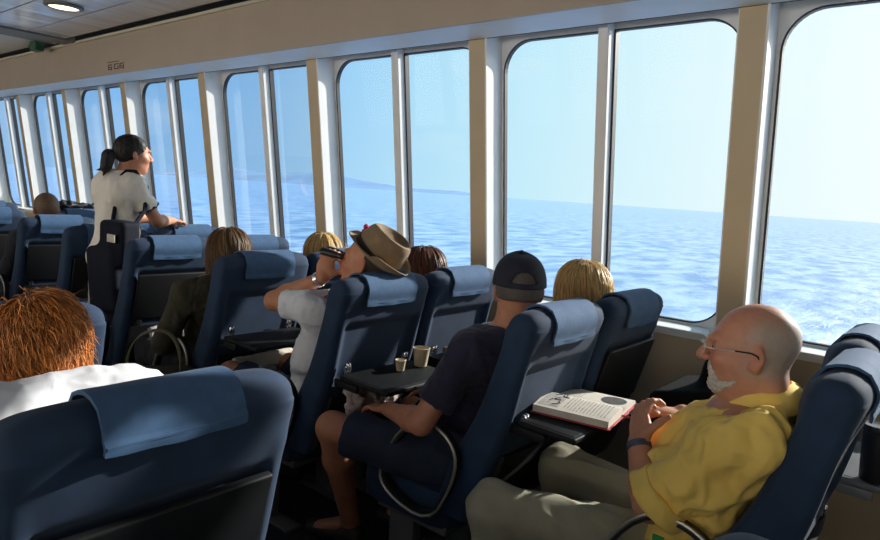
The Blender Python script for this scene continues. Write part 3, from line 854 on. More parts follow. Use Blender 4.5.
# --- the man in the yellow shirt
def hero():
    hd = nrm((-.96, -.25, -.06)); hc = A3((-.440, 1.82, 1.146)); R = frame(hd); s = 1.02
    J = dict(pel=(-.565, 1.89, .56), neck=(-.415, 1.85, 1.02), shL=(-.395, 1.695, .955), shR=(-.43, 2.05, .965),
             elL=(-.60, 1.665, .715), elR=(-.575, 2.12, .77), wrL=(-.69, 1.765, .835), wrR=(-.645, 1.975, .885),
             hipL=(-.56, 1.80, .525), hipR=(-.56, 1.975, .525), knL=(-1.035, 1.585, .575), knR=(-1.04, 2.0, .575), anL=(-.96, 1.60, .10), anR=(-.95, 2.0, .10),
             toL=(-1.12, 1.57, .045), toR=(-1.10, 2.0, .045))
    F = Field(.0042)
    torso_prims(F, J, -.008, 1.2, 1.02)
    for q in 'LR':
        limb(F, J, q, 'arm', o=.002); limb(F, J, q, 'leg', k=.03)
        F.cap(J['an' + q], J['to' + q], .036, .03, k=.02)
    # clasped hands: left below, right fingers laid over its knuckles
    hand_prims(F, J['wrL'], (-.20, .45, .70), (.55, .70, -.30), -1, .85, 1.05)
    hand_prims(F, J['wrR'], (-.74, -.66, .04), (-.2, -.3, -.92), 1, .62, 1.05)
    head_prims(F, hc, R, s, True, 1.04, neckto=(-.405, 1.85, .985), nr=.063)
    c = hc; P = lambda x, y, z: c + (R[0] * x + R[1] * y + R[2] * z) * s
    F.ell(P(.03, 0, -.10), (.045, .042, .028), R, .03)      # under-chin fold
    F.cap(P(-.055, -.03, -.075), P(-.055, .03, -.075), .028, k=.03)   # nape roll
    def fn(V, q, C):
        # grey cropped stubble round the back and sides of a bald crown
        a = 1 / (1 + np.exp((q[:, 0] - (.012 - .35 * np.maximum(0, q[:, 2] - .03))) / .008)); b = 1 / (1 + np.exp((q[:, 2] - .088 - .02 * (fbm(V * 40, 2) - .5)) / .012)); d = 1 / (1 + np.exp((-q[:, 2] - .055) / .01))
        ear = np.exp(-((np.abs(q[:, 1]) - .086) / .012) ** 2) * (np.abs(q[:, 0] + .008) < .024) * (np.abs(q[:, 2]) < .04)
        w = (a * b * d * (1 - ear) * .9)[:, None] * (.75 + .5 * fbm(V * 300, 2)[:, None]) * (q[:, 2] > -.12)[:, None]
        C = C * (1 - w) + A3((.68, 1.12, 1.5)) * w
        # ruddy forehead
        r = np.exp(-(((q - A3((.06, 0, .08))) / A3((.05, .07, .05))) ** 2).sum(1))[:, None]
        C = C * (1 - r * A3((0, .14, .16)))
        return C
    root = sdf_obj('person', F, M_skin, None, None, 1, skin_colors(hc, R, s, (1.0, .88, .84), fn))
    tag(root, 'bald man with glasses and white beard in a yellow shirt, sitting with clasped hands', 'person')
    eyes(hc, R, s, root); brows(hc, R, s, root, mat('grey_brow', (.45, .40, .34), .8))
    # short white beard
    F = Field(.0035)
    F.ell(P(.066, 0, -.090), A3((.032, .040, .028)) * s, R, .02); F.cap(P(.088, -.022, -.042), P(.088, .022, -.042), .0085, k=.008)
    for q in (-1, 1):
        F.cap(P(.087, q * .026, -.045), P(.074, q * .034, -.085), .010, .016, k=.012); F.cap(P(.07, q * .036, -.09), P(.03, q * .056, -.070), .014, .010, k=.012)
    F.cap(P(.05, 0, -.105), P(.02, 0, -.112), .02, .016, k=.02)
    F.ell(P(.108, 0, -.057), A3((.03, .020, .010)) * s, R, .004, 's')
    sdf_obj('beard', F, mat('white_beard', (.62, .58, .52), .9, var=.2, vscale=160, bump=.5, bscale=420), root, [(.006, (150, 150, 60), 2, True)])
    # glasses
    bm = bmesh.new()
    for q in (-1, 1):
        rim = [P(.112 - .006 * abs(math.cos(a)) , q * .034 + .024 * math.cos(a), .008 + .0165 * math.sin(a)) for a in np.linspace(0, 2 * PI, 24, endpoint=False)]
        tube(bm, rim, .0013, 6, True)
        tube(bm, [P(.107, q * .058, .012), P(.095, q * .075, .013), P(.04, q * .083, .012), P(-.002, q * .086, .010)], .0015, 6)
        tube(bm, [P(-.002, q * .086, .010), P(-.016, q * .087, .004), P(-.024, q * .085, -.012)], .0022, 6, mi=1)
        tube(bm, [P(.035, q * .083, .012), P(-.002, q * .0862, .010)], .0021, 6, mi=1)
    tube(bm, [P(.112, -.011, .012), P(.119, 0, .015), P(.112, .011, .012)], .0014, 6)
    g = obj_bm('glasses', bm, [mat('glasses_wire', (.80, .74, .64), .35, .3), M_black], root)
    # shirt: loose body, boxy elbow-length sleeves with turned cuffs
    F = Field(.0055); RT = torso_prims(F, J, .020, 1.30, 1.05, .05)
    F.ell((-.56, 1.87, .75), (.115, .16, .13), None, .06)            # billow over the lap
    F.cap((-.60, 1.85, .87), (-.645, 1.89, .76), .03, .035, k=.05); F.cap((-.48, 1.74, .96), (-.60, 1.80, .82), .022, .018, k=.04)
    F.cap((-.40, 1.70, .965), (-.52, 1.74, .60), .05, .06, k=.05)
    eL = L_(J['shL'], J['elL'], .92); eR = L_(J['shR'], J['elR'], .86)
    F.cap(J['shL'], eL, .066, .070, k=.035, flat=1); F.cap(J['shR'], eR, .066, .070, k=.035, flat=1)
    F.cap((-.36, 1.715, .945), (-.45, 1.70, .80), .06, .05, k=.04)
    F.plane((-.425, 1.85, 1.012), nrm((-.40, -.05, 1)), .008); F.plane((-.5, 1.9, .535), (0.25, 0, -1), .01)
    sh = sdf_obj('shirt', F, M_yellow, root, [(.016, (5, 9, 8), 2, True), (.017, (13, 22, 9), 2, True), (.004, (45, 45, 45), 2, False)], 1)
    for sd, e, el in (('L', eL, J['elL']), ('R', eR, J['elR'])):
        F = Field(.005); d = nrm(A3(el) - A3(J['sh' + sd])); F.cap(e - d * .046, e + d * .008, .087, .094, k=.006, flat=2)
        F.cap(e - d * .02, e + d * .02, .070, .080, k=.008, op='s', flat=0)
        F.cap(e - d * .034, e - d * .03, .066, k=.005)
        sdf_obj('sleeve_cuff', F, M_yellow, sh, [(.007, (16, 16, 16), 2, True)], 1)
    # collar
    nk = A3((-.410, 1.848, 1.016)); U = nrm((-.34, -.03, .94)); Fw = nrm(A3((-1, -.1, 0)) - U * (A3((-1, -.1, 0)) @ U)); Lt = np.cross(U, Fw)
    bm = bmesh.new(); rows = []
    for a in np.linspace(-2.8, 2.8, 49):      # angle from the nape
        rr = lambda f: -Fw * math.cos(a) * .084 * f + Lt * math.sin(a) * .084 * f
        fr = max(0, (abs(a) - 1.6) / 1.15)
        rows.append([bm.verts.new(nk + rr(k_) + U * h_ + Fw * .018 * fr) for k_, h_ in ((1.0, -.03), (.96, .0), (.95, .026 - .014 * fr), (1.03, .034 - .016 * fr), (1.22, .012 - .02 * fr), (1.42 + .12 * fr, -.030 - .035 * fr))])
    for i in range(len(rows) - 1):
        for j in range(5): bm.faces.new((rows[i][j], rows[i + 1][j], rows[i + 1][j + 1], rows[i][j + 1]))
    o = obj_bm('collar', bm, M_yellow, sh, True, 1.4); md = o.modifiers.new('t', 'SOLIDIFY'); md.thickness = .004
    # trousers
    F = Field(.006); F.ell((-.56, 1.89, .545), (.14, .185, .13), None, .04)
    for q in 'LR':
        F.cap(J['hip' + q], J['kn' + q], .098, .077, k=.03); F.cap(J['kn' + q], L_(J['kn' + q], J['an' + q], .97), .076, .066, k=.015, flat=1)
        F.ell(J['kn' + q], (.078, .074, .074), None, .03)
    sdf_obj('trousers', F, M_khaki, root, [(.012, (5, 14, 10), 2, True), (.004, (20, 20, 20), 2, False)], 2)
    for q in 'LR':
        F = Field(.008); an, to = A3(J['an' + q]), A3(J['to' + q])
        F.cap(an + A3((.03, 0, -.045)), to + A3((-.02, 0, -.004)), .043, .036, k=.02); F.cap(an + A3((0, 0, -.02)), an + A3((-.04, 0, -.045)), .046, .04)
        F.plane((0, 0, .004), (0, 0, -1), .004); sdf_obj('shoe', F, M_shoe, root)
    # dark wristband on the left wrist
    bm = bmesh.new(); d = nrm(A3(J['wrL']) - A3(J['elL'])); u = nrm(np.cross(d, (0, 0, 1))); v = np.cross(d, u); b0 = A3(J['wrL']) - d * .012
    for w_ in (-.006, 0, .006): tube(bm, [b0 + d * w_ + (u * math.cos(a) + v * math.sin(a)) * .0315 for a in np.linspace(0, 2 * PI, 24, endpoint=False)], .0042, 6, True)
    obj_bm('wristband', bm, mat('wristband_blue', (.06, .07, .14), .5), root)
    return root
hero()

# --- man in the navy cap
def cap_man():
    root, J, R, hc = seated('person', 'man in a navy baseball cap, navy T-shirt and shorts, seen from behind', -1.09, 1.93, M_navyT, M_navyS, (-.66, .75, -.04), headc=(-1.245, 1.94, 1.18), vox=.006,
        knees=dict(knL=(-1.80, 1.60, .60), anL=(-1.90, 1.82, .10), toL=(-2.05, 1.76, .045), hipL=(-1.42, 1.80, .53), knR=(-1.80, 2.04, .57), anR=(-1.76, 2.06, .10), toR=(-1.92, 2.06, .045)),
        arms=dict(shL=(-1.285, 1.735, .985), shR=(-1.285, 2.12, .985), elL=(-1.375, 1.615, .735), wrL=(-1.63, 1.72, .69), elR=(-1.40, 2.17, .74), wrR=(-1.63, 2.05, .70)),
        long_pants=False, sleeve=.74, base=(.95, .78, .70), wid=1.05, belly=1.1)
    P = lambda x, y, z: A3(hc) + R[0] * x + R[1] * y + R[2] * z
    mh = mat('grey_crop', (.10, .085, .075), .9, var=.3, vscale=300)
    F = Field(.006); F.ell(P(-.018, 0, .034), (.103, .081, .091), R, .02); F.ell(P(-.03, 0, .0), (.088, .076, .07), R, .03); F.plane(P(.0, 0, .02), nrm(R[0] + R[2] * .2), .006); F.plane(P(0, 0, -.03), -R[2], .006)
    sdf_obj('hair', F, mh, root, [(.003, (200, 200, 200), 2, False)])
    # cap: six-panel crown with an open arch and strap at the back, brim in front
    mc = mat('navy_cap', (.012, .014, .028), .85, var=.15, vscale=30, bump=.2, bscale=600)
    bm = bmesh.new(); n = 144; NJ = 40; rings = []
    for j in range(NJ + 1):
        t = j / NJ; el = t * PI / 2; cr = math.cos(el) ** .8; z = .022 + .112 * math.sin(el) ** .95
        rings.append([bm.verts.new(P(-.016 + .116 * cr * math.cos(2 * PI * k / n), .094 * cr * math.sin(2 * PI * k / n), z + .007 * math.cos(2 * PI * k / n) * (t < .99))) for k in range(n)])
    for j in range(NJ):
        for k in range(n):
            a = 2 * PI * (k + .5) / n - PI; z = (j + .5) / NJ
            if .09 < z and (a / .50) ** 2 + ((z - .09) / .24) ** 2 < 1: continue
            bm.faces.new((rings[j][k], rings[j][(k + 1) % n], rings[j + 1][(k + 1) % n], rings[j + 1][k]))
    cp = obj_bm('cap', bm, mc, root); md = cp.modifiers.new('t', 'SOLIDIFY'); md.thickness = .003
    bm = bmesh.new(); rows = []
    for i in range(25):
        a = -1.15 + 2.3 * i / 24; r0 = (.10 * math.cos(a), .094 * math.sin(a)); L = .075 * math.cos(a / 1.25)
        rows.append([bm.verts.new(P(-.016 + .116 * math.cos(a) + L * q, .094 * math.sin(a) * (1 - .05 * q), .030 - .012 * q - .9 * (.094 * math.sin(a)) ** 2 * 2)) for q in (0, .5, 1)])
    for i in range(24):
        for q in (0, 1): bm.faces.new((rows[i][q], rows[i + 1][q], rows[i + 1][q + 1], rows[i][q + 1]))
    o = obj_bm('brim', bm, mc, cp); md = o.modifiers.new('t', 'SOLIDIFY'); md.thickness = .004
    bm = bmesh.new(); rr = bmesh.ops.create_uvsphere(bm, u_segments=12, v_segments=8, radius=.008)
    for v in rr['verts']: v.co = Vector(P(-.016, 0, .135)) + v.co
    obj_bm('cap_button', bm, mc, cp)
    return root
cap_man()

# --- man in the brown hat looking through binoculars
def hat_man():
    hd = nrm((-.92, -.34, .12)); hc = A3((-1.975, 1.905, 1.19))
    root, J, R, hc = seated('person', 'man in a brown hat and pale T-shirt raising black binoculars to his eyes', -1.89, 1.895, M_greyT, M_navyS, hd, headc=hc, vox=.006,
        knees=dict(knL=(-2.62, 1.69, .60), anL=(-2.60, 1.68, .10), toL=(-2.75, 1.66, .045), knR=(-2.62, 2.02, .59), anR=(-2.56, 2.02, .1)),
        arms=dict(shL=(-2.08, 1.71, 1.0), shR=(-2.09, 2.08, 1.0), elL=(-2.36, 1.725, .985), wrL=(-2.12, 1.79, 1.115), elR=(-2.33, 2.10, .98), wrR=(-2.14, 1.955, 1.115),
                  dL=(.02, .25, .9), dR=(-.1, -.5, .75), nL=(-.5, .8, .1), nR=(-.5, -.8, .1), curl=.9),
        long_pants=False, sleeve=.62, base=(.98, .80, .66), belly=1.1)
    P = lambda x, y, z: A3(hc) + R[0] * x + R[1] * y + R[2] * z
    mh = mat('dark_short_hair', (.05, .035, .025), .8, var=.3, vscale=200)
    F = Field(.006); F.ell(P(-.018, 0, .02), (.100, .080, .085), R, .02); F.plane(P(-.01, 0, .02), nrm(R[0] + R[2] * .2), .006); F.plane(P(0, 0, -.035), -R[2], .006)
    sdf_obj('hair', F, mh, root, [(.003, (200, 200, 200), 2, False)])
    # hat tipped back
    U = nrm((.60, .21, .76)); X = nrm(A3((-.92, -.34, 0)) - U * (A3((-.92, -.34, 0)) @ U)); Y = np.cross(U, X); c0 = A3((-1.942, 1.92, 1.228))
    Q = lambda x, y, z: c0 + X * x + Y * y + U * z
    mhat = mat('brown_felt', (.27, .185, .105), .9, var=.12, vscale=30, bump=.15, bscale=500, sheen=.15)
    bm = bmesh.new(); n = 48; rings = []
    for z, f in ((.0, 1.0), (.03, .985), (.06, .95), (.085, .91), (.102, .86), (.112, .79), (.113, .70), (.104, .58), (.094, .40), (.090, .2), (.089, .02)):
        r = []
        for k in range(n):
            a = 2 * PI * k / n; cx, cy = math.cos(a), math.sin(a)
            pinch = 1 - .16 * max(0, cx) ** 2 * (z / .112) * abs(cy) * 2
            zz = z + .010 * (z / .11) * (-cx) * (1 if f > .6 else .4) + (.006 * (z / .11) if f > .65 else 0) * (1 - cx * cx)
            r.append(Q(.112 * f * cx - .004, .092 * f * cy * pinch, zz))
        rings.append(r)
    loft(bm, rings, False, True); hat = obj_bm('hat', bm, mhat, root)
    bm = bmesh.new(); R2 = []
    for q in np.linspace(0, 1, 6):
        R2.append([bm.verts.new(Q((.110 + .042 * q) * math.cos(a) - .004, (.090 + .042 * q) * math.sin(a), .004 - .012 * q * math.cos(a) + .020 * q * q * abs(math.sin(a)) + (.02 * q * q if math.cos(a) < -.2 else 0))) for a in np.linspace(0, 2 * PI, 48, endpoint=False)])
    for j in range(5):
        for k in range(48): bm.faces.new((R2[j][k], R2[j][(k + 1) % 48], R2[j + 1][(k + 1) % 48], R2[j + 1][k]))
    o = obj_bm('hat_brim', bm, mhat, hat); md = o.modifiers.new('t', 'SOLIDIFY'); md.thickness = .004
    bm = bmesh.new(); loft(bm, [[Q(.1145 * f * math.cos(a) - .004, .0945 * f * math.sin(a), z) for a in np.linspace(0, 2 * PI, 48, endpoint=False)] for z, f in ((.003, .99), (.004, 1.005), (.030, 1.0), (.031, .97))], False, False)
    obj_bm('hat_band', bm, mat('hat_band_dark', (.035, .025, .02), .7), hat)
    bm = bmesh.new()
    for k in range(7):
        rr = bmesh.ops.create_icosphere(bm, subdivisions=2, radius=.011)
        p = Q(.116 + .010 * math.cos(k * .9), -.045 + .020 * math.sin(k * .9), .034 + .012 * math.sin(k * 2.1))
        for v in rr['verts']: v.co = Vector(p) + v.co
    obj_bm('hat_flower', bm, mat('pink_flower', (.55, .05, .12), .7), hat)
    # watch
    bm = bmesh.new(); d = nrm(A3(J['wrL']) - A3(J['elL'])); u = nrm(np.cross(d, (0, 0, 1))); v = np.cross(d, u); b0 = A3(J['wrL']) - d * .02
    loft(bm, [[b0 + d * w_ + (u * math.cos(a) + v * math.sin(a)) * r_ for a in np.linspace(0, 2 * PI, 24, endpoint=False)] for w_, r_ in ((-.009, .030), (-.008, .034), (.008, .033), (.009, .029))], False, False)
    wt = obj_bm('wristwatch', bm, M_chrome, root)
    # binoculars in his hands
    ctr = A3(hc) + R[0] * .150 + R[2] * .006
    b = empty('binoculars', ctr, 'black binoculars held up to the eyes of the man in the brown hat', 'binoculars')
    fw = R[0]; b.scale = (.8, .8, .8)
    for q in (-1, 1):
        bm = bmesh.new(); o = R[1] * q * .034
        prof_ = [(-.055, .016), (-.035, .017), (-.03, .014), (-.015, .020), (.02, .024), (.05, .027), (.065, .027), (.066, .022), (.055, .02)]
        loft(bm, [[o + fw * x + (R[1] * math.cos(a) + R[2] * math.sin(a)) * r for a in np.linspace(0, 2 * PI, 24, endpoint=False)] for x, r in prof_])
        obj_bm('barrel', bm, M_black, b)
    bm = bmesh.new(); tube(bm, [-fw * .01, fw * .04], .009, 12); tube(bm, [R[1] * -.03, R[1] * .03], .008, 8); tube(bm, [fw * .03 - R[1] * .03, fw * .03 + R[1] * .03], .007, 8)
    obj_bm('bridge', bm, M_black, b)
hat_man()

# --- red-haired woman in white, nearest seat
def red_woman():
    root, J, R, hc = seated('person', 'red-haired woman in a white shirt seen from behind in the nearest seat', -1.06, .49, M_whiteS, M_darkcl, (-.96, .26, -.12), headc=(-1.43, .487, 1.134), vox=.006,
        arms=dict(neck=(-1.31, .465, 1.09), shL=(-1.265, .285, 1.04), shR=(-1.275, .60, 1.04), elL=(-1.36, .255, .75), elR=(-1.38, .66, .75)), fullsleeve=True, dn=.035, base=(1, .82, .74), s=.84)
    m1, m0 = hair_mats('copper_hair', (.54, .20, .045), .42)
    hb = hair_base(root, m0, hc, R, .86, .005, .014, .055, -.06)
    hair_strands('hair_strands', hb, m1, hc, R, .86, 9000, .08, rad=(.103, .083, .095), th=.0013, crown=(-.03, .02, .10), face=.075, low=-.035, fall=.22, mess=.36, seed=3, volume=.014, color_var=.45)
red_woman()

# --- standing woman
def standing():
    hd = nrm((.10, .97, -.06)); R = frame(hd); hc = A3((-4.04, 1.885, 1.605))
    J = dict(pel=(-4.10, 1.79, .96), neck=(-4.06, 1.82, 1.485), shR=(-3.905, 1.83, 1.425), shL=(-4.22, 1.82, 1.425),
             elR=(-3.90, 1.97, 1.215), wrR=(-4.12, 2.19, 1.205), elL=(-4.28, 1.97, 1.215), wrL=(-4.26, 2.19, 1.20),
             hipR=(-4.015, 1.79, .92), hipL=(-4.185, 1.79, .92), knR=(-4.03, 1.77, .50), knL=(-4.17, 1.75, .50), anR=(-4.04, 1.72, .09), anL=(-4.17, 1.70, .09))
    F = Field(.006); torso_prims(F, J, -.004, .9, .88)
    for q in 'LR':
        limb(F, J, q, 'arm', o=-.006); limb(F, J, q, 'leg', k=.03); F.cap(J['an' + q], A3(J['an' + q]) + A3((0, .14, -.05)), .034, .028, k=.02)
    hand_prims(F, J['wrR'], (-.55, .75, -.12), (0, -.1, -1), 1, .25, .95); hand_prims(F, J['wrL'], (.1, .95, -.1), (0, -.1, -1), -1, .25, .95)
    head_prims(F, hc, R, .95, True, .92, neckto=(-4.06, 1.825, 1.45), nr=.047)
    root = sdf_obj('person', F, M_skin, None, None, 1, skin_colors(hc, R, .95, (.95, .80, .70)))
    tag(root, 'standing woman with a black ponytail in a white T-shirt leaning on seat backs', 'person')
    eyes(hc, R, .95, root); brows(hc, R, .95, root, M_iris)
    mw = mat('white_tshirt', (.90, .84, .75), .9, var=.04, vscale=10, bump=.1, bscale=500); mn = mat('navy_rib', (.02, .03, .08), .9)
    F = Field(.006); torso_prims(F, J, .012, .98, .92)
    for q in 'LR': F.cap(J['sh' + q], L_(J['sh' + q], J['el' + q], .62), .058, .062, k=.03, flat=1)
    F.plane((-4.06, 1.83, 1.498), nrm((0, .35, 1)), .008); F.plane((-4.02, 1.6, .88), (0, .1, -1), .01)
    sh = sdf_obj('shirt', F, mw, root, [(.012, (9, 9, 7), 2, True), (.004, (26, 26, 26), 2, True)])
    for q in 'LR':
        a, b = L_(J['sh' + q], J['el' + q], .58), L_(J['sh' + q], J['el' + q], .645); F = Field(.005); F.cap(a, b, .0645, .066, k=.004, flat=2); sdf_obj('sleeve_hem', F, mn, sh)
    mp_ = mat('white_trousers', (.60, .58, .54), .9, var=.04, vscale=12)
    F = Field(.007); F.ell((-4.10, 1.79, .95), (.165, .125, .13), None, .04)
    for q in 'LR': F.cap(J['hip' + q], J['kn' + q], .092, .068, k=.03); F.cap(J['kn' + q], L_(J['kn' + q], J['an' + q], .95), .068, .056, k=.02, flat=1)
    sdf_obj('trousers', F, mp_, root, [(.008, (11, 11, 9), 2, True)])
    for q in 'LR':
        F = Field(.008); an = A3(J['an' + q]); F.cap(an + A3((0, -.03, -.05)), an + A3((0, .15, -.055)), .04, .033, k=.02); F.cap(an, an + A3((0, 0, -.05)), .042, k=.02); F.plane((0, 0, .004), (0, 0, -1), .004); sdf_obj('shoe', F, M_shoe, root)
    m1, m0 = hair_mats('black_hair', (.012, .010, .010), .35)
    def tail(F, P):
        F.cap(P(-.10, 0, .0), P(-.125, 0, -.005), .018, .02, k=.012); F.ell(P(-.150, 0, -.030), (.036, .036, .044), R, .015); F.ell(P(-.155, 0, -.075), (.034, .034, .045), R, .015); F.cap(P(-.16, 0, -.10), P(-.205, .015, -.125), .020, .004, k=.015); F.cap(P(-.15, 0, -.10), P(-.175, -.015, -.155), .016, .004, k=.015)
    F = Field(.006); P = lambda x, y, z: hc + (R[0] * x + R[1] * y + R[2] * z) * .95
    F.ell(P(-.020, 0, .036), (A3((.099, .077, .088)) + .005) * .95, R, .02); F.ell(P(-.045, 0, .0), A3((.062, .066, .055)), R, .03)
    F.plane(P(.058, 0, .04), nrm(R[0] * .9 - R[2] * .55), .01); F.plane(P(-.02, 0, -.03), nrm(-R[2] * .75 + R[0] * .6), .01)
    tail(F, P)
    sdf_obj('hair', F, m0, root, [(.004, (90, 40, 90), 2, True)])
    # shoulder bag
    mb = mat('navy_bag', (.008, .010, .02), .8, var=.15, vscale=20, spec=.2)
    b = empty('shoulder_bag', (-3.855, 1.725, .90), 'dark navy shoulder bag with a pale label and pink tassel on the standing woman', 'bag')
    F = Field(.007); F.box((0, 0, .19), (.075, .035, .10), frame((1, .25, 0)), .03, .01); F.box((-.035, -.03, -.06), (.085, .04, .20), frame((1, .25, .12)), .035, .04); V, Fc = F.mesh(); V = lap(V, Fc, 1)
    np_mesh('bag_body', V, Fc, mb, b)
    bm = bmesh.new(); tube(bm, [(-.10, .0, .28), (-.10, .02, .42), (-.09, .03, .56), (-.085, .075, .607), (-.08, .125, .608), (-.05, .18, .52), (.03, .13, .38), (.085, .03, .28)], [.012] * 8, 6); obj_bm('strap', bm, mb, b)
    bm = bmesh.new(); bx(bm, .005, .095, -.075, -.068, .20, .245, .002); lb = obj_bm('pale_label', bm, mat('pale_label', (.55, .52, .45), .6), b); 
    for k in range(2):
        bm = bmesh.new(); tube(bm, [(-.09 - .03 * k, -.03, .25), (-.11 - .04 * k, -.05, .05), (-.13 - .05 * k, -.05, -.15), (-.13 - .06 * k, -.05, -.3)], .009, 6); obj_bm('long_strap', bm, mat('beige_strap', (.45, .38, .30), .8), b)
    bm = bmesh.new(); tube(bm, [(-.08, -.07, .06), (-.085, -.08, .02), (-.08, -.08, -.03), (-.085, -.08, -.10)], [.01, .02, .012, .018], 10); obj_bm('tassel', bm, mat('pink_tassel', (.45, .16, .18), .7), b)
standing()

# --- the other seated passengers
def head_only(label, xs, c, headc, hd, shirt, haircol, kind, s=1., vox=.008, base=(.95, .8, .7), up=(0, 0, 1), n=900, fs=True, seed=1, arms=None, th=.004, fall=.45, length=.2):
    root, J, R, hc = seated('person', label, xs, c, shirt, M_darkcl, hd, up, headc, s, vox, base=base, fullsleeve=fs, arms=arms)
    nm = 'hair_%d' % seed; m1, m0 = hair_mats(nm, haircol, .45)
    if kind == 'long':
        def ex(F, P):
            F.cap(P(-.05, -.03, -.02), P(-.045, -.045, -.13), .055, .04, k=.03); F.cap(P(-.05, .03, -.02), P(-.045, .045, -.13), .055, .04, k=.03)
        hb = hair_base(root, m0, hc, R, s * 1.02, .007, .010, .055, -.16, ex)
        hair_strands('hair_strands', hb, m1, hc, R, s * 1.03, n, length, rad=(.105, .085, .096), th=th, crown=(-.02, 0, .11), face=.07, low=-.02, fall=fall, mess=.10, seed=seed, volume=.012)
    elif kind == 'crop':
        F = Field(.007); P = lambda x, y, z: A3(hc) + (R[0] * x + R[1] * y + R[2] * z) * s
        F.ell(P(-.018, 0, .034), (A3((.099, .077, .088)) + .004) * s, R, .02); F.ell(P(-.035, 0, -.005), A3((.07, .069, .06)) * s, R, .03); F.plane(P(.06, 0, .05), nrm(R[0] - R[2] * .6), .006); F.plane(P(0, 0, -.03), nrm(-R[2] + R[0] * .5), .006)
        sdf_obj('hair', F, m0, root, [(.003, (180, 180, 180), 2, False)])
    return root, J, R, hc
head_only('person with light brown hair in an olive jacket, slumped to the aisle side', -2.70, 1.84, (-2.90, 1.83, 1.125), (-.95, .2, -.1), M_olive, (.16, .085, .035), 'long', seed=11, n=4500, th=.0016, length=.2,
          arms=dict(shL=(-2.93, 1.63, .95), elL=(-3.02, 1.57, .68), wrL=(-3.22, 1.68, .62)))
head_only('blonde person in the window seat left of the raised binoculars', -2.70, 2.40, (-2.85, 2.39, 1.105), (-.95, .25, 0), M_bluecl, (.62, .42, .17), 'long', seed=12, n=3000, th=.0018)
head_only('auburn-haired person in the window seat right of the brown hat', -1.89, 2.44, (-2.13, 2.43, 1.10), (-.95, .2, -.1), M_darkcl, (.12, .045, .025), 'long', seed=13, n=3000, th=.0018)
head_only('blonde woman in the window seat beside the man in the navy cap', -1.08, 2.46, (-1.265, 2.44, 1.135), (-.93, .35, 0), M_bluecl, (.66, .45, .19), 'long', seed=14, n=5000, vox=.007, th=.0015, length=.24)
head_only('man with close-cropped brown hair two rows ahead of the standing woman', -5.08, 1.85, (-5.36, 1.86, 1.185), (-.97, .1, -.05), M_darkcl, (.24, .14, .075), 'crop', seed=15, base=(1, .72, .55))
head_only('dark-haired person cut by the left edge of the photo, in the farthest row', -5.90, 1.66, (-6.06, 1.66, 1.20), (-.97, .1, 0), M_darkcl, (.09, .05, .025), 'crop', seed=16, base=(1, .72, .55))

# ------------------------------------------------------------------ things on trays, in pockets, on the floor
m_paper = mat('book_paper', (.66, .62, .54), .85, var=.05, vscale=40)
m_edge = mat('page_edges', (.62, .56, .44), .9, var=.1, vscale=20, stretch=(1, 1, 60))
m_inkg = mat('printed_grey', (.42, .40, .37), .85, var=.35, vscale=60)
m_inkd = mat('printed_dark', (.05, .05, .055), .8, var=.4, vscale=50)
m_red = mat('red_cover', (.45, .04, .05), .6)
m_pinkp = mat('printed_pink', (.52, .36, .33), .85, var=.2, vscale=30)
def book():
    b = empty('open_book', (-.985, 2.02, .808), 'open book lying face up on the tray behind the navy-capped man', 'book', rotz=.16); b.scale = (1.08, 1.08, 1)
    def half(s, wdt, hgt, th):
        bm = bmesh.new(); rings = []
        for q in np.linspace(0, 1, 9):
            y = s * wdt * q; z = th * (1 - .35 * q * q) * min(1, .55 + q * 3) ; rings.append([(-hgt / 2, y, 0), (hgt / 2, y, 0), (hgt / 2, y, z), (-hgt / 2, y, z)])
        loft(bm, rings); return bm
    obj_bm('page_block', half(-1, .155, .235, .034), m_paper, b, True, .6)
    obj_bm('page_block', half(1, .150, .235, .016), m_paper, b, True, .6)
    bm = bmesh.new(); bx(bm, -.122, .124, -.162, .158, -.004, 0, .001); obj_bm('cover', bm, m_red, b)
    # print on the left page (nearer), right page
    def zt(y): 
        w_, t_ = (.155, .034) if y < 0 else (.15, .016); q = abs(y) / w_; return t_ * (1 - .35 * q * q) * min(1, .55 + q * 3) + .0006
    def patch(bm, x0, x1, y0, y1, n=6):
        r = [[bm.verts.new((x, y, zt(y))) for y in np.linspace(y0, y1, n)] for x in (x0, x1)]
        for i in range(n - 1): bm.faces.new((r[0][i], r[1][i], r[1][i + 1], r[0][i + 1]))
    bm = bmesh.new()
    for k in range(13):
        x = -.03 + k * .0105; patch(bm, x, x + .004, -.14, -.015 - .02 * (k % 4 == 3), 8)
    for k in range(9): patch(bm, -.10 + k * .008, -.097 + k * .008, .02, .132 - .03 * (k % 5 == 4), 6)
    obj_bm('printed_text', bm, m_inkg, b, False)
    bm = bmesh.new(); patch(bm, -.108, -.045, -.14, -.02, 8); obj_bm('printed_drawing', bm, m_inkg, b, False)
    bm = bmesh.new()
    for k in range(9):
        a = rng.random() * 3; x, y = -.10 + rng.random() * .05, -.13 + rng.random() * .10
        tube(bm, [(x, y, zt(y) + .0006), (x + .02 * math.cos(a), y + .022 * math.sin(a), zt(y + .022 * math.sin(a)) + .0006)], .0016, 4)
    obj_bm('drawing_strokes', bm, m_inkd, b, False)
    bm = bmesh.new(); ce = bm.verts.new((.065, .085, zt(.085) + .0008)); ring = [bm.verts.new((.065 + .040 * math.cos(a), .085 + .046 * math.sin(a), zt(.085 + .046 * math.sin(a)) + .0008)) for a in np.linspace(0, 2 * PI, 28, endpoint=False)]
    for k in range(28): bm.faces.new((ce, ring[k], ring[(k + 1) % 28]))
    obj_bm('printed_oval_picture', bm, m_inkd, b, False)
    bm = bmesh.new(); tube(bm, [(.10, -.02, .004), (.14, .0, -.002), (.165, .01, -.015), (.172, .012, -.03)], .004, 6); obj_bm('ribbon', bm, m_red, b)
book()
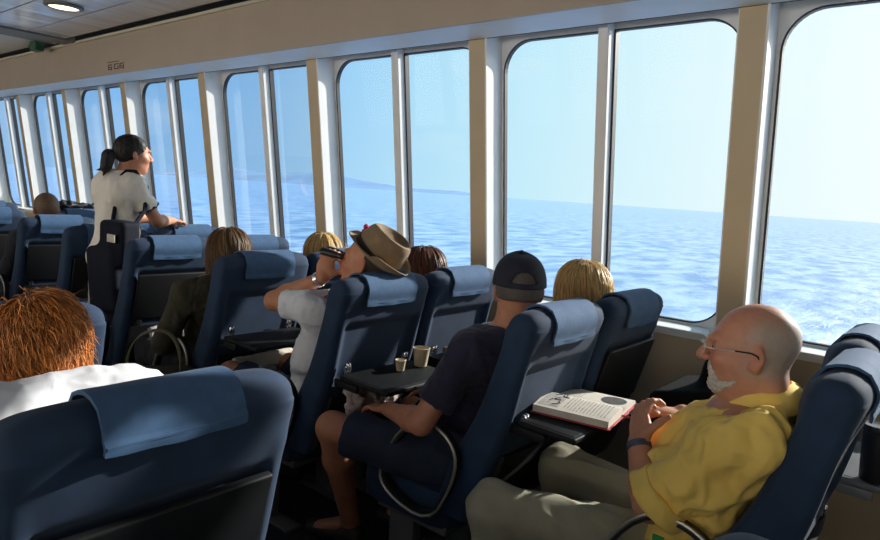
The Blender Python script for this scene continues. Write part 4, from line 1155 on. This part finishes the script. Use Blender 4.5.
m_cup = mat('paper_cup', (.62, .52, .36), .7, var=.04, vscale=20)
def cup(loc, r0, r1, h, label):
    t = empty('paper_cup', loc, label, 'cup', 'paper cups on the tray')
    bm = bmesh.new(); lathe(bm, [(r0, 0), (r1, h), (r1 + .002, h + .002), (r1 - .001, h + .003), (r1 - .003, h), (r0 - .002, .004)], n=28); obj_bm('cup_body', bm, m_cup, t)
    bm = bmesh.new(); lathe(bm, [(.001, h * .7), (r0 + (r1 - r0) * .7 - .003, h * .7)], n=24); obj_bm('coffee', bm, mat('coffee', (.05, .025, .012), .2), t)
cup((-1.775, 2.055, .771), .026, .036, .075, 'larger cream paper cup at the window end of the tray behind the brown-hatted man')
cup((-1.775, 1.93, .771), .016, .022, .042, 'smaller cream paper cup on the tray behind the brown-hatted man')
# black travel cup
t = empty('travel_cup', (-.175, 2.27, .747), 'black lidded travel cup standing on the lowered tray at the right edge', 'cup')
bm = bmesh.new(); lathe(bm, [(.034, 0), (.036, .004), (.041, .12), (.042, .15), (.04, .152)], n=36); obj_bm('cup_body', bm, M_black, t)
bm = bmesh.new(); lathe(bm, [(.043, .148), (.045, .152), (.045, .163), (.042, .168), (.036, .166), (.01, .164), (.001, .164)], n=36); obj_bm('cup_lid', bm, mat('lid_gloss', (.03, .03, .034), .2), t)
# sunglasses and small things on the next tray
t = empty('sunglasses', (-1.81, 2.43, .772), 'dark sunglasses on the tray of the window seat beside the brown hat row', 'sunglasses', rotz=1.2)
for q in (-1, 1):
    bm = bmesh.new(); rr = [(.0, q * .034 + .027 * math.cos(a), .024 + .02 * math.sin(a)) for a in np.linspace(0, 2 * PI, 20, endpoint=False)]
    loft(bm, [[(x - .002, y, z) for x, y, z in rr], [(x + .003, y, z) for x, y, z in rr]]); obj_bm('lens', bm, mat('dark_lens', (.02, .02, .02), .1), t)
bm = bmesh.new(); tube(bm, [(0, -.012, .03), (.003, 0, .032), (0, .012, .03)], .002, 6)
for q in (-1, 1): tube(bm, [(0, q * .062, .032), (.06, q * .064, .03), (.125, q * .06, .010)], .0022, 6)
obj_bm('sunglasses_frame', bm, M_black, t)
bm = bmesh.new(); bx(bm, -1.86, -1.80, 2.30, 2.36, .771, .80, .004); tag(obj_bm('snack_box', bm, mat('olive_box', (.16, .15, .06), .6), None), 'small olive box beside the sunglasses on a tray', 'box')
# papers in seat pockets
def paper(name, label, xs, c, pts, th, m, cat, seed):
    """crumpled sheet stack standing out of a back pocket; pts: outline (y, z)"""
    g = np.random.default_rng(seed); F = Field(.006)
    n = 5; (y0, y1, z0, z1) = pts
    for k in range(n):
        f = k / (n - 1); x = xs + .035 + .025 * f
        F.box((x, c + (y0 + y1) / 2 + .02 * (g.random() - .5), (z0 + z1) / 2 + .012 * (g.random() - .5)), (.004, (y1 - y0) / 2, (z1 - z0) / 2), frame((1, .15 * (g.random() - .5), .25 + .2 * (g.random() - .5))), .003, .008)
    o = sdf_obj(name, F, m, None, [(th, (22, 22, 22), 3, True)]); return tag(o, label, cat)
m_news = mat('newsprint', (.34, .33, .33), .9, var=.5, vscale=26)
m_bag = mat('pale_paper_bag', (.50, .42, .40), .8, var=.15, vscale=14)
paper('newspaper', 'folded newspaper in the seat pocket below the black tray, beside the olive jacket', -3.50, 1.86, (-.15, .17, .565, .66), .012, m_news, 'newspaper', 4)
paper('paper_bag', 'crumpled pale pink paper bag in the pocket under the tray with cups', -1.89, 1.87, (-.14, .12, .62, .705), .03, m_bag, 'bag', 8)
paper('magazine', 'pale magazine edge in the pocket behind the olive-jacketed person', -2.70, 1.89, (-.16, .18, .60, .655), .006, m_paper, 'magazine', 9)
# olive bag with a stiff loop strap in the aisle
t = empty('olive_bag', (-2.86, 1.46, 0), 'olive green bag with a tall khaki strap loop beside the olive-jacketed person', 'bag', rotz=.95)
F = Field(.009); F.box((0, 0, .30), (.13, .055, .28), None, .03, .02); F.ell((0, -.02, .2), (.14, .08, .16), None, .05); V, Fc = F.mesh(); np_mesh('bag_body', lap(V, Fc, 1), Fc, M_olive, t)
bm = bmesh.new(); lp = spline([(-.12, -.03, .45), (-.125, -.05, .66), (-.07, -.055, .78), (.04, -.055, .80), (.10, -.05, .70), (.11, -.04, .45)], 6)
n0 = [bm.verts.new((p[0], p[1] - .022, p[2])) for p in lp]; n1 = [bm.verts.new((p[0], p[1] + .022, p[2])) for p in lp]
for i in range(len(lp) - 1): bm.faces.new((n0[i], n0[i + 1], n1[i + 1], n1[i]))
o = obj_bm('strap_loop', bm, mat('khaki_webbing', (.22, .20, .11), .8, bump=.2, bscale=300), t); md = o.modifiers.new('t', 'SOLIDIFY'); md.thickness = .006
# black rucksack standing on the window seat beside the man in yellow
t = empty('backpack', (-.745, 2.42, .482), 'black backpack standing on the window seat behind the man in yellow', 'backpack')
F = Field(.009); F.box((.04, 0, .19), (.085, .15, .17), frame((1, 0, .22)), .04, .02); F.ell((.095, 0, .38), (.075, .12, .15), frame((1, 0, .3)), .05); F.box((-.075, 0, .12), (.03, .12, .10), frame((1, 0, .2)), .03, .03); V, Fc = F.mesh(); np_mesh('bag_body', lap(V, Fc, 1), Fc, mat('black_nylon', (.004, .0045, .006), .9, var=.2, vscale=20, spec=.1), t)
bm = bmesh.new(); tube(bm, spline([(.11, -.03, .51), (.10, -.02, .56), (.10, .02, .56), (.11, .03, .51)], 5), .009, 8); obj_bm('grab_handle', bm, M_black, t)
# small green tag on the yellow-shirt seat's armrest rim
bm = bmesh.new(); bx(bm, -.565, -.535, 1.603, 1.609, .655, .672, .002)
tag(obj_bm('tag', bm, mat('green_tag', (.02, .30, .06), .5), None), 'tiny green tag at the shirt hem above the armrest rim', 'tag')
# dark bundle lying on the headrests beyond the cropped head
F = Field(.01); F.cap((-5.95, 2.10, 1.175), (-5.93, 2.42, 1.185), .035, .028, k=.02); F.ell((-5.94, 2.2, 1.19), (.05, .09, .04), None, .03)
tag(sdf_obj('dark_bundle', F, M_black, None, [(.02, (18, 18, 18), 2, True)]), 'black bundle lying along the headrest right of the cropped head', 'bag')
# ------------------------------------------------------------------ world, sea, hills, sun, camera
SUN = A3((.31, .89, .42)); SUN /= np.linalg.norm(SUN)
w = bpy.data.worlds.new('World'); S.world = w; w.use_nodes = True; nt = w.node_tree
for n in list(nt.nodes): nt.nodes.remove(n)
out = nt.nodes.new('ShaderNodeOutputWorld'); bg = nt.nodes.new('ShaderNodeBackground'); nt.links.new(bg.outputs[0], out.inputs[0])
tc = nt.nodes.new('ShaderNodeTexCoord')
nv = nt.nodes.new('ShaderNodeVectorMath'); nv.operation = 'NORMALIZE'; nt.links.new(tc.outputs['Generated'], nv.inputs[0])
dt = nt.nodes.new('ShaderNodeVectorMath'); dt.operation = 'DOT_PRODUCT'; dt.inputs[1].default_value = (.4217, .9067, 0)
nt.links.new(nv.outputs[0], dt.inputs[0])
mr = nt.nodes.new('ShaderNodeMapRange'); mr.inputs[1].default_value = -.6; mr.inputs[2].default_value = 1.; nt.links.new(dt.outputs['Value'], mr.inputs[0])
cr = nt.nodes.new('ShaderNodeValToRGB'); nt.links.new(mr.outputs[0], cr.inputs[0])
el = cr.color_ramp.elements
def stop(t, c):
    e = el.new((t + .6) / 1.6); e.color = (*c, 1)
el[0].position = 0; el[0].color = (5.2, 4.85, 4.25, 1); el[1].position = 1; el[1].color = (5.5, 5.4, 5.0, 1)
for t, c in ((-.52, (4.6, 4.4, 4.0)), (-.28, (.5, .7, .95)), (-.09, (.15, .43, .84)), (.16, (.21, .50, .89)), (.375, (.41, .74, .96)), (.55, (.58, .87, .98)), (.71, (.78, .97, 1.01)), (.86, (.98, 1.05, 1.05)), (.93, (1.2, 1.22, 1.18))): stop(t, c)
sx = nt.nodes.new('ShaderNodeSeparateXYZ'); nt.links.new(nv.outputs[0], sx.inputs[0])
hz = nt.nodes.new('ShaderNodeMapRange'); hz.inputs[1].default_value = 0; hz.inputs[2].default_value = .30; hz.inputs[3].default_value = .20; hz.inputs[4].default_value = 0
nt.links.new(sx.outputs[2], hz.inputs[0])
mx = nt.nodes.new('ShaderNodeMixRGB'); mx.inputs[2].default_value = (.72, .90, .99, 1); nt.links.new(hz.outputs[0], mx.inputs[0]); nt.links.new(cr.outputs[0], mx.inputs[1])
# thin clouds
cn = nt.nodes.new('ShaderNodeTexNoise'); cn.inputs['Scale'].default_value = 3.5; cn.inputs['Detail'].default_value = 4
cm = nt.nodes.new('ShaderNodeMapping'); cm.inputs['Scale'].default_value = (1, 1, 3.5); nt.links.new(nv.outputs[0], cm.inputs[0]); nt.links.new(cm.outputs[0], cn.inputs['Vector'])
c2 = nt.nodes.new('ShaderNodeMapRange'); c2.inputs[1].default_value = .58; c2.inputs[2].default_value = .75; c2.inputs[4].default_value = .22; nt.links.new(cn.outputs[0], c2.inputs[0])
m2 = nt.nodes.new('ShaderNodeMixRGB'); m2.inputs[2].default_value = (.95, 1, 1.02, 1); nt.links.new(c2.outputs[0], m2.inputs[0]); nt.links.new(mx.outputs[0], m2.inputs[1])
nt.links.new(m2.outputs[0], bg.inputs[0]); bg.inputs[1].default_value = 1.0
# sun
L = bpy.data.lights.new('sun', 'SUN'); L.energy = 7.0; L.angle = .012; L.color = (1, .96, .89)
so = link(bpy.data.objects.new('sun', L)); so.rotation_euler = Vector(-SUN).to_track_quat('-Z', 'Y').to_euler()
# sea
m, nt, out = new_mat('sea_water'); b = nt.nodes.new('ShaderNodeBsdfPrincipled'); nt.links.new(b.outputs[0], out.inputs[0])
b.inputs['Roughness'].default_value = .28; b.inputs['Specular IOR Level'].default_value = .5
tc = nt.nodes.new('ShaderNodeTexCoord'); mp = nt.nodes.new('ShaderNodeMapping'); mp.inputs['Rotation'].default_value = (0, 0, .5); mp.inputs['Scale'].default_value = (1, .45, 1)
nt.links.new(tc.outputs['Object'], mp.inputs[0])
n1 = nt.nodes.new('ShaderNodeTexNoise'); n1.inputs['Scale'].default_value = .30; n1.inputs['Detail'].default_value = 9; n1.inputs['Roughness'].default_value = .62
nt.links.new(mp.outputs[0], n1.inputs['Vector'])
cr = nt.nodes.new('ShaderNodeValToRGB'); cr.color_ramp.elements[0].position = .40; cr.color_ramp.elements[0].color = (.06, .16, .36, 1)
cr.color_ramp.elements[1].position = .58; cr.color_ramp.elements[1].color = (.23, .36, .57, 1); nt.links.new(n1.outputs[0], cr.inputs[0]); nt.links.new(cr.outputs[0], b.inputs['Base Color'])
bp = nt.nodes.new('ShaderNodeBump'); bp.inputs['Strength'].default_value = .8; bp.inputs['Distance'].default_value = 1.2; nt.links.new(n1.outputs[0], bp.inputs['Height']); nt.links.new(bp.outputs[0], b.inputs['Normal'])
bm = bmesh.new(); bx(bm, -30000, 30000, 6, 40000, -9, -7.5); o = struct('sea', bm, m)
# hazy hills beyond the water
m_hill = mat('hazy_hill', (.09, .19, .35), .9, var=.12, vscale=.0012)  # distance haze put into the blue base colour
def hill(name, x0, x1, y, hmax, seed, label):
    bm = bmesh.new(); N = 60; rows = []
    for j in range(9):
        row = []
        for i in range(N + 1):
            u = i / N; e = math.sin(PI * u) ** .7
            n = fbm(np.array([[u * 5 + seed, j * .35, seed * 1.7]]), 4)[0]
            h = hmax * e * (.35 + n) * math.sin(PI * min(1, j / 5.) / 2) if j <= 5 else hmax * e * (.35 + n) * (8 - j) / 3.
            row.append(bm.verts.new((x0 + (x1 - x0) * u, y + j * 260, -8 + max(0, h))))
        rows.append(row)
    for a in range(8):
        for i in range(N): bm.faces.new((rows[a][i], rows[a][i + 1], rows[a + 1][i + 1], rows[a + 1][i]))
    o = struct(name, bm, m_hill, sm=True); return o
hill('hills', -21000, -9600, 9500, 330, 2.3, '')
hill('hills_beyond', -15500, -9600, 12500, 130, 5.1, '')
# camera
cam = bpy.data.cameras.new('camera'); co = link(bpy.data.objects.new('camera', cam)); S.camera = co
cam.sensor_fit = 'HORIZONTAL'; cam.sensor_width = 36; cam.lens = 36 * 656 / 880; cam.clip_start = .02; cam.clip_end = 90000
r, u, bk = (.76324548, .64264697, .06679222), (-.12559736, .04616857, .99100644), (.63378359, -.76477012, .11595272)
co.matrix_world = Matrix(((r[0], u[0], bk[0], 0), (r[1], u[1], bk[1], 0), (r[2], u[2], bk[2], 1.5), (0, 0, 0, 1)))
S.view_settings.view_transform = 'Standard'; S.view_settings.look = 'None'; S.view_settings.exposure = 0; S.view_settings.gamma = 1
S.view_settings.use_curve_mapping = False
S.cycles.use_denoising = True; S.cycles.max_bounces = 10; S.cycles.diffuse_bounces = 5; S.cycles.transparent_max_bounces = 24
S.cycles.caustics_reflective = False; S.cycles.sample_clamp_indirect = 6
